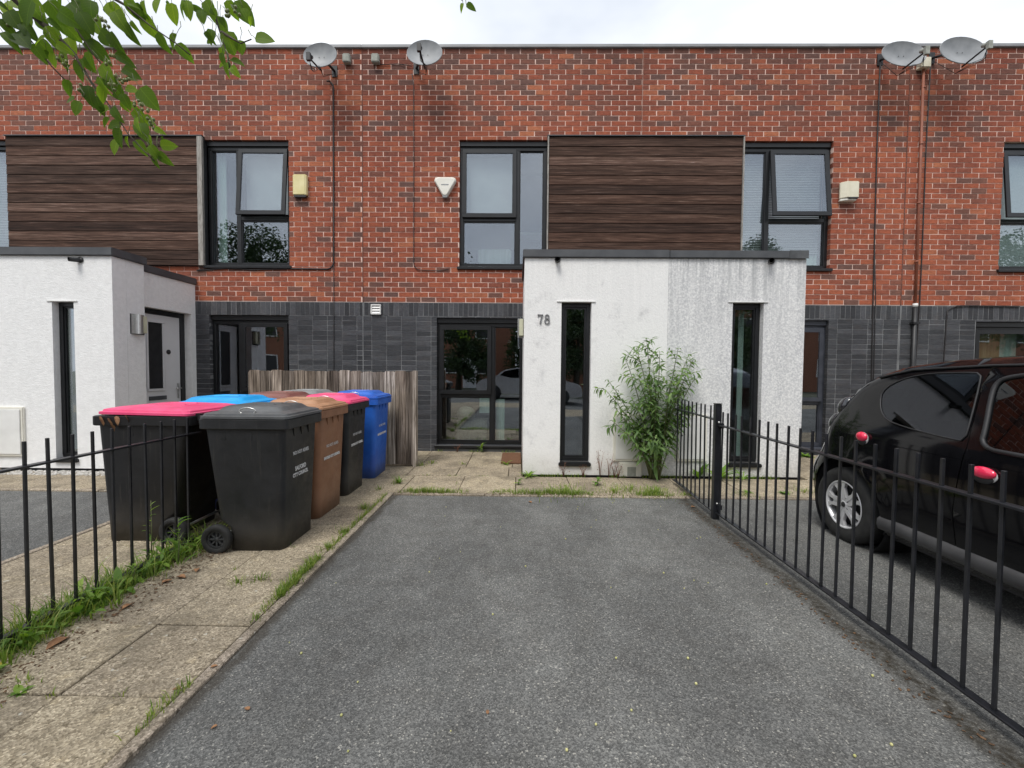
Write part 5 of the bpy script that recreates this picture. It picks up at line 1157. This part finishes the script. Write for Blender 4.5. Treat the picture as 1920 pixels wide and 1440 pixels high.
# back edge of the drive
for x in [-1.2+i*.02 for i in range(150)]:
    den = mnoise.noise(Vector((x*1.7, 3.1, 0)))+(.3 if -.25 < x < .95 else -.02)+(.2 if x > 1.2 else 0)
    if den > .0: blades(gm, x, 4.285+GR.gauss(0, .025), int(8+34*den), .04+.06*max(0, den), .03, .006, .0026)
for x in [-1.1+i*.02 for i in range(60)]:
    if mnoise.noise(Vector((x*3, 9, 0))) > 0: blades(gm, x, 4.963, 3, .03, .01, .008, .002)
for x in [.1+i*.02 for i in range(150)]:
    if mnoise.noise(Vector((x*2.6, 5, 1))) > -.15: blades(gm, x, 5.03-abs(GR.gauss(0, .02)), 5, .05, .012, .0, .003)
for x in [-1.2+i*.02 for i in range(60)]:
    if mnoise.noise(Vector((x*4, 7, 2))) > .05: blades(gm, x, 6.40, 4, .06, .015, .0, .003)
for k in range(60):     # strays in the slab joints
    j = GR.choice((0, 1, 2)); 
    if j == 0: x, y = -1.745, GR.uniform(.9, 4.2)
    elif j == 1: x, y = GR.uniform(-2.2, -1.3), GR.choice(ys[1:10])
    else: x, y = GR.choice((-.66, -.07, .52, 1.11)), GR.uniform(4.3, 4.9)
    if mnoise.noise(Vector((x*5, y*5, 3))) > .1: blades(gm, x, y, 7, .028, .018, .008, .0018)
for (x, y, n, h, s) in ((-1.30, 4.62, 60, .10, .03), (-1.42, 4.35, 30, .06, .03), (-1.36, 3.75, 60, .08, .03), (-1.62, 2.42, 40, .05, .03), (-1.24, 5.45, 50, .07, .04), (-1.12, 5.60, 40, .06, .04), (-.70, 5.55, 30, .05, .03), (1.2, 4.45, 120, .06, .12), (1.45, 4.40, 150, .05, .12), (.5, 4.34, 260, .07, .16), (1.0, 4.36, 220, .06, .16), (1.4, 4.34, 240, .07, .12), (3.0, 4.45, 60, .05, .1), (2.3, 4.32, 60, .05, .1), (-1.52, 2.46, 40, .05, .03), (-1.31, 2.9, 60, .06, .03), (-1.32, 3.2, 50, .06, .03), (-1.93, 1.62, 24, .04, .04), (-2.02, 1.55, 20, .035, .05)): blades(gm, x, y, n, h, s, .005, .0025)
tag(gm.build('grass', 'grass'), 'thin green grass growing in the joints and along the kerbs', 'grass', kind='stuff')
# weedy strip under the left railing
wm = MB(); lm = MB()
y = 1.0
while y < 3.1:
    den = 1 if y < 2.35 else .75
    for _ in range(int(5*den)):
        x = -2.25+GR.gauss(0, .065); blades(wm, x, y+GR.uniform(-.02, .02), 9, .09 if GR.random() < .8 else .17, .03, -.01, .0030)
    for _ in range(3 if mnoise.noise(Vector((y*3, 2, 2))) < .1 else 6):
        x = -2.24+GR.gauss(0, .06); yy = y+GR.uniform(-.02, .02); a = GR.uniform(0, 6.28); s = GR.uniform(.035, .10)
        vs, fs = leaf_pts(s, s*GR.choice((.22, .3, .42)), GR.uniform(.2, .8), .3, 4); M_ = Matrix.Translation((x, yy, GR.uniform(.0, .06))) @ Matrix.Rotation(a, 4, 'Z') @ Matrix.Rotation(R(GR.uniform(0, 70)), 4, 'X'); lm.add([M_ @ Vector(v) for v in vs], fs, smooth=True)
    y += .02
tag(wm.build('grass', 'grass'), 'rank green grass along the foot of the left railing', 'grass', kind='stuff'); tag(lm.build('ground_cover', 'weedleaf'), 'leafy green weeds matted along the foot of the left railing', 'weeds', kind='stuff')
def weed(label, x, y, n, ln, wd, up=40, mat='weedleaf', group='weeds growing out of the paving joints', stalk=0):
    t = thing('weed', label, 'weed', (x, y, 0), group); m = MB()
    for k in range(n):
        a = 6.283*k/n+GR.uniform(-.3, .3); s = ln*GR.uniform(.6, 1.15); vs, fs = leaf_pts(s, s*wd, GR.uniform(.2, .5), .3, 5)
        z = .01 if not stalk else stalk*(.25+.75*k/n); tilt = up+GR.uniform(-15, 20)
        M_ = Matrix.Translation((0, 0, z)) @ Matrix.Rotation(a, 4, 'Z') @ Matrix.Rotation(R(tilt), 4, 'X'); m.add([M_ @ Vector(v) for v in vs], fs, smooth=True)
    m.build('leaves', mat, t, local=True)
    if stalk: MB().tube([(0, 0, 0), (.006, 0, stalk*.5), (0, .006, stalk)], [.004, .003, .0015], 5).build('stem', 'stem' if mat == 'weedleaf' else 'stemred', t, local=True)
    return t
weed('tall willowherb stalk in front of the black bin with the pink lid', -2.16, 2.66, 12, .085, .28, 40, stalk=.30)
weed('leggy young weed with pale tip against the black bin', -2.37, 2.70, 9, .06, .25, 40, stalk=.40)
weed('short stalked weed beside the left railing bars', -2.24, 2.43, 9, .07, .3, 40, stalk=.15)
weed('broad dock plant at the near left end of the weedy strip', -2.26, 1.62, 9, .13, .42, 35)
weed('broad leaved rosette spilling onto the path beside the railing stub', -2.20, 2.15, 9, .11, .4, 25)
weed('jagged leaf rosette at the foot of the white porch corner', .14, 4.95, 14, .13, .2, 40)
weed('small weed at the driveway edge beside the black bin', -1.28, 4.60, 12, .08, .2, 55)
weed('low weed beside the doormat', -.14, 5.58, 10, .09, .25, 40)
weed('leafy weed growing below the window sill of number 78', -.53, 6.36, 10, .10, .25, 55, stalk=.12)
weed('trailing weed between two slabs in front of the porch window', .88, 4.62, 12, .07, .5, 25, stalk=.08)
weed('thin weed in the slab joint near the porch corner', .02, 4.60, 10, .06, .4, 25, stalk=.06)
weed('dock with long upright leaves behind the railing post', 2.32, 4.90, 11, .26, .2, 58)
weed('second upright dock clump right of the railing post', 2.12, 4.96, 8, .24, .2, 62)
weed('grey green spiky weed clump below the right slit window', 2.62, 4.93, 12, .20, .10, 45)
weed('low leafy weed on the path behind the railing', 2.75, 4.40, 12, .08, .5, 20)
weed('small weed tuft on the paving right of the post', 2.40, 4.42, 10, .07, .4, 25)
weed('light green weeds beside the house wall behind the car', 4.25, 6.30, 14, .12, .4, 35)
weed('small leafy weed on the near path flag', -1.90, 1.57, 8, .05, .5, 20)
for i, (x, y, h_) in enumerate(((1.08, 4.99, .30), (1.14, 4.97, .22), (1.19, 4.99, .18), (.98, 5.0, .34), (.78, 5.0, .16), (.55, 5.0, .18), (-.9, 6.38, .14))):
    m = MB()
    for k in range(7): a = GR.uniform(0, 6.28); m.tube([(x, y, 0), (x+.02*math.cos(a), y-.01, h_*.5), (x+.05*math.cos(a), y-.02+.02*math.sin(a), h_*GR.uniform(.6, 1))], [.003, .002, .001], 4)
    for k in range(26): q = GR.uniform(.2, 1); s = .018; vs, fs = leaf_pts(s, s*.5, .2, .3, 3); M_ = Matrix.Translation((x+GR.gauss(0, .03), y-.015+GR.gauss(0, .01), h_*q)) @ orient(Vector((GR.uniform(-1, 1), GR.uniform(-1, 0), GR.uniform(-.4, 1)))); m.add([M_ @ Vector(v) for v in vs], fs)
    tag(m.build('weed', 'stemred'), 'dry reddish weed stalks '+('left of the white pipe cover', 'just left of the shrub meter box corner', 'touching the white pipe cover', 'tallest, right of the dark slit window', 'under the right end of the slit sill', 'under the left end of the slit sill', 'below the number 78 window sill')[i], 'weed', 'dry reddish weeds at the foot of the walls')
# litter
def fallen(x, y, s, mat, rz, label, z=.012):
    vs, fs = leaf_pts(s, s*.6, .15, .35, 5); M_ = Matrix.Translation((x, y, z+.006)) @ Matrix.Rotation(rz, 4, 'Z') @ Matrix.Rotation(R(8), 4, 'X'); m = MB().add([M_ @ Vector(v) for v in vs], fs, smooth=True); m.add([M_ @ (Vector(v)-Vector((0, 0, .0015))) for v in vs], fs, smooth=True)
    single('fallen_leaf', m, mat, label, 'leaf', 'fallen leaves on the paving')
for x, y, s, m_, lb in ((-2.13, 1.72, .08, 'litteryellow', 'yellow leaf at the near end of the weedy strip'), (-2.07, 1.90, .09, 'litter', 'large curled brown leaf beside the weedy strip'), (-2.03, 2.18, .05, 'litter', 'brown leaf on the flag by the railing stub'), (-2.05, 2.40, .05, 'litter', 'brown leaf between rail stub and grey bin'), (-2.02, 2.48, .06, 'litter', 'slightly larger brown leaf nearer the grey bin'), (-1.98, 2.58, .05, 'litter', 'brown leaf closest to the grey bin wheel'),
    (-1.27, 1.72, .025, 'litter', 'small brown leaf on the kerb edging'), (-1.30, 1.60, .03, 'litter', 'small brown leaf in the joint beside the kerb'), (.12, 4.05, .05, 'litter', 'brown leaf in the middle of the far drive edge'), (1.62, 3.95, .04, 'litter', 'brown leaf beside the far right railing'), (-.1, 1.52, .02, 'litter', 'tiny brown leaf in the middle of the near asphalt'), (-1.05, 1.45, .02, 'litter', 'tiny brown leaf on asphalt near the left kerb'), (-.98, 1.52, .025, 'litter', 'second tiny brown leaf on asphalt near the left kerb')):
    fallen(x, y, s, m_, GR.uniform(0, 6), lb+' lying on the ground', .0 if x > -1.2 else .012)
bm_ = MB()
for _ in range(46): x, y = GR.uniform(-1.1, 1.5), 1.2+2.9*GR.random()**1.3; r = GR.uniform(.003, .006); bm_.ell((x, y, r*.8), (r, r, r), 7, 5)
tag(bm_.build('dropped_fruit', 'berry'), 'tiny dropped green fruit and grit scattered on the asphalt', 'debris', kind='stuff')
dm = MB()
for _ in range(900):
    if GR.random() < .55: x, y = -2.06+GR.gauss(0, .06), GR.uniform(1.2, 2.9); z = .012
    elif GR.random() < .5: x, y = GR.uniform(-1.2, 1.7), 4.235+GR.gauss(0, .02); z = .012
    else: x, y = 1.60+GR.gauss(0, .03), GR.uniform(.9, 4.1); z = 0
    s = GR.uniform(.003, .008); M_ = Matrix.Translation((x, y, z+.003)) @ Matrix.Rotation(GR.uniform(0, 6), 4, 'Z') @ Matrix.Rotation(GR.uniform(-.5, .5), 4, 'X'); dm.box(-s, s, -s*.5, s*.5, 0, .0015, mtx=M_)
tag(dm.build('leaf_litter', 'crumbs'), 'crumbled brown leaf litter in the gutters and under the weeds', 'litter', kind='stuff')
pb = MB()
for _ in range(700): x, y = GR.uniform(-6.2, -4.72), GR.uniform(4.78, 4.98); r = GR.uniform(.01, .02); pb.ell((x, y, .008+r*.3), (r, r*.8, r*.6), 6, 4)
tag(pb.build('pebbles', 'pebble'), 'pale pebbles along the foot of the left porch', 'pebbles', kind='stuff')

# ------------------------------------------------------------------ across the road, seen only as reflections
def far_house(x0, x1, label):
    h = thing('brick_house', label, 'house', ((x0+x1)/2, -17, 0), 'brick houses across the road')
    MB().box(x0, x1, -22, -16, -.07, 5.2).build('wall', 'farbrick', h)
    m = MB().add([(x0-.2,-15.7,5.15),(x1+.2,-15.7,5.15),(x1+.2,-19,6.9),(x0-.2,-19,6.9),(x0-.2,-22.3,5.15),(x1+.2,-22.3,5.15)], [(0,1,2,3),(3,2,5,4),(0,3,4),(1,5,2),(0,4,5,1)]); m.build('roof', 'farroof', h)
    for cx_ in ((x0*2+x1)/3, (x0+x1*2)/3):
        for z in (.9, 3.3):
            w_ = MB(); ring(w_, cx_-.6, cx_+.6, z, z+1.2, .07, -16.0+.002, -15.95); w_ = w_.build('window', 'white', h); MB().box(cx_-.53, cx_+.53, -15.995, -15.98, z+.07, z+1.13).build('pane', 'dark', w_)
    MB().box((x0+x1)/2-.45, (x0+x1)/2+.45, -15.998, -15.93, -.06, 2.05).build('door', 'doorwhite', h)
far_house(-13, -6.5, 'red brick house across the road left of the others'); far_house(-6.4, -.2, 'red brick house across the road reflected in the number 78 window'); far_house(2.6, 9, 'red brick house across the road right of the gap'); far_house(9.2, 16, 'red brick house across the road second right of the gap'); far_house(17.5, 27, 'long brick house far to the right across the road'); far_house(28, 36, 'farthest right brick house across the road'); far_house(-22, -14.5, 'farthest left brick house across the road')
def far_tree(x, y, hgt, rad, n, label, seed):
    t = thing('tree', label, 'tree', (x, y, 0), 'trees across the road'); rn_ = random.Random(seed)
    MB().tube([(x, y, -.07), (x+.05, y, hgt*.4), (x, y, hgt*.8)], [.16, .12, .04], 8).build('trunk', 'bark', t)
    m = MB()
    for _ in range(5): crown(m, (x+rn_.uniform(-.5, .5)*rad, y+rn_.uniform(-.5, .5)*rad, hgt*.62+rn_.uniform(-.25, .3)*hgt), (rad*.6, rad*.6, rad*.7), n//2, .15, rn_)
    m.build('crown', 'crown', t)['kind'] = 'stuff'
far_tree(-14.3, -10.5, 9.0, 2.4, 7000, 'dense dark tree across the road reflected in the left windows', 1); far_tree(-3.4, -11.5, 4.6, 1.9, 6000, 'low round tree in front of the brick house across the road', 2)
far_tree(3.1, -12.2, 5.0, 1.7, 6000, 'small dark tree across the road reflected in the left slit window', 8); far_tree(11.6, -12.4, 5.2, 1.9, 6000, 'small dark tree across the road reflected in the right slit window', 9)
far_tree(13.2, -10.8, 8.3, 1.9, 7000, 'slim tree across the road reflected in the right upper window', 3); far_tree(1.1, -13, 4.9, 1.8, 6000, 'tree in the gap between the houses across the road', 4); far_tree(27, -11, 8.2, 2.6, 6000, 'tall tree beyond the right hand house', 6)
t = thing('silver_car', 'silver saloon car parked across the road', 'car', (.3, -6.5, -.07))
prof = smooth_poly([(-2.1, .25), (-2.15, .65), (-1.9, .88), (-1.3, .95), (-.8, 1.35), (.3, 1.42), (1.0, 1.2), (1.5, .93), (2.05, .82), (2.15, .5), (2.1, .25)], 2)
MB().prism(prof, Matrix.Translation((0, -.85, 0)) @ Matrix.Rotation(R(90), 4, 'X') @ Matrix.Translation((0, 0, -1.7)), 1.7).build('body', 'silver', t, local=True)
MB().prism(smooth_poly([(-1.15, .97), (-.72, 1.3), (.28, 1.36), (.95, 1.15), (1.2, .97)], 1), Matrix.Translation((0, .86, 0)) @ Matrix.Rotation(R(90), 4, 'X'), .01).build('side_window', 'carglass', t, local=True)
for x in (-1.35, 1.35):
    for y in (.80, -.80): MB().lathe([(0, -.09), (.2, -.09), (.31, -.08), (.32, 0), (.31, .08), (.2, .09), (0, .09)], 24, Matrix.Translation((x, y, .32)) @ Matrix.Rotation(R(90), 4, 'X')).build('wheel', 'rubber', t, local=True)
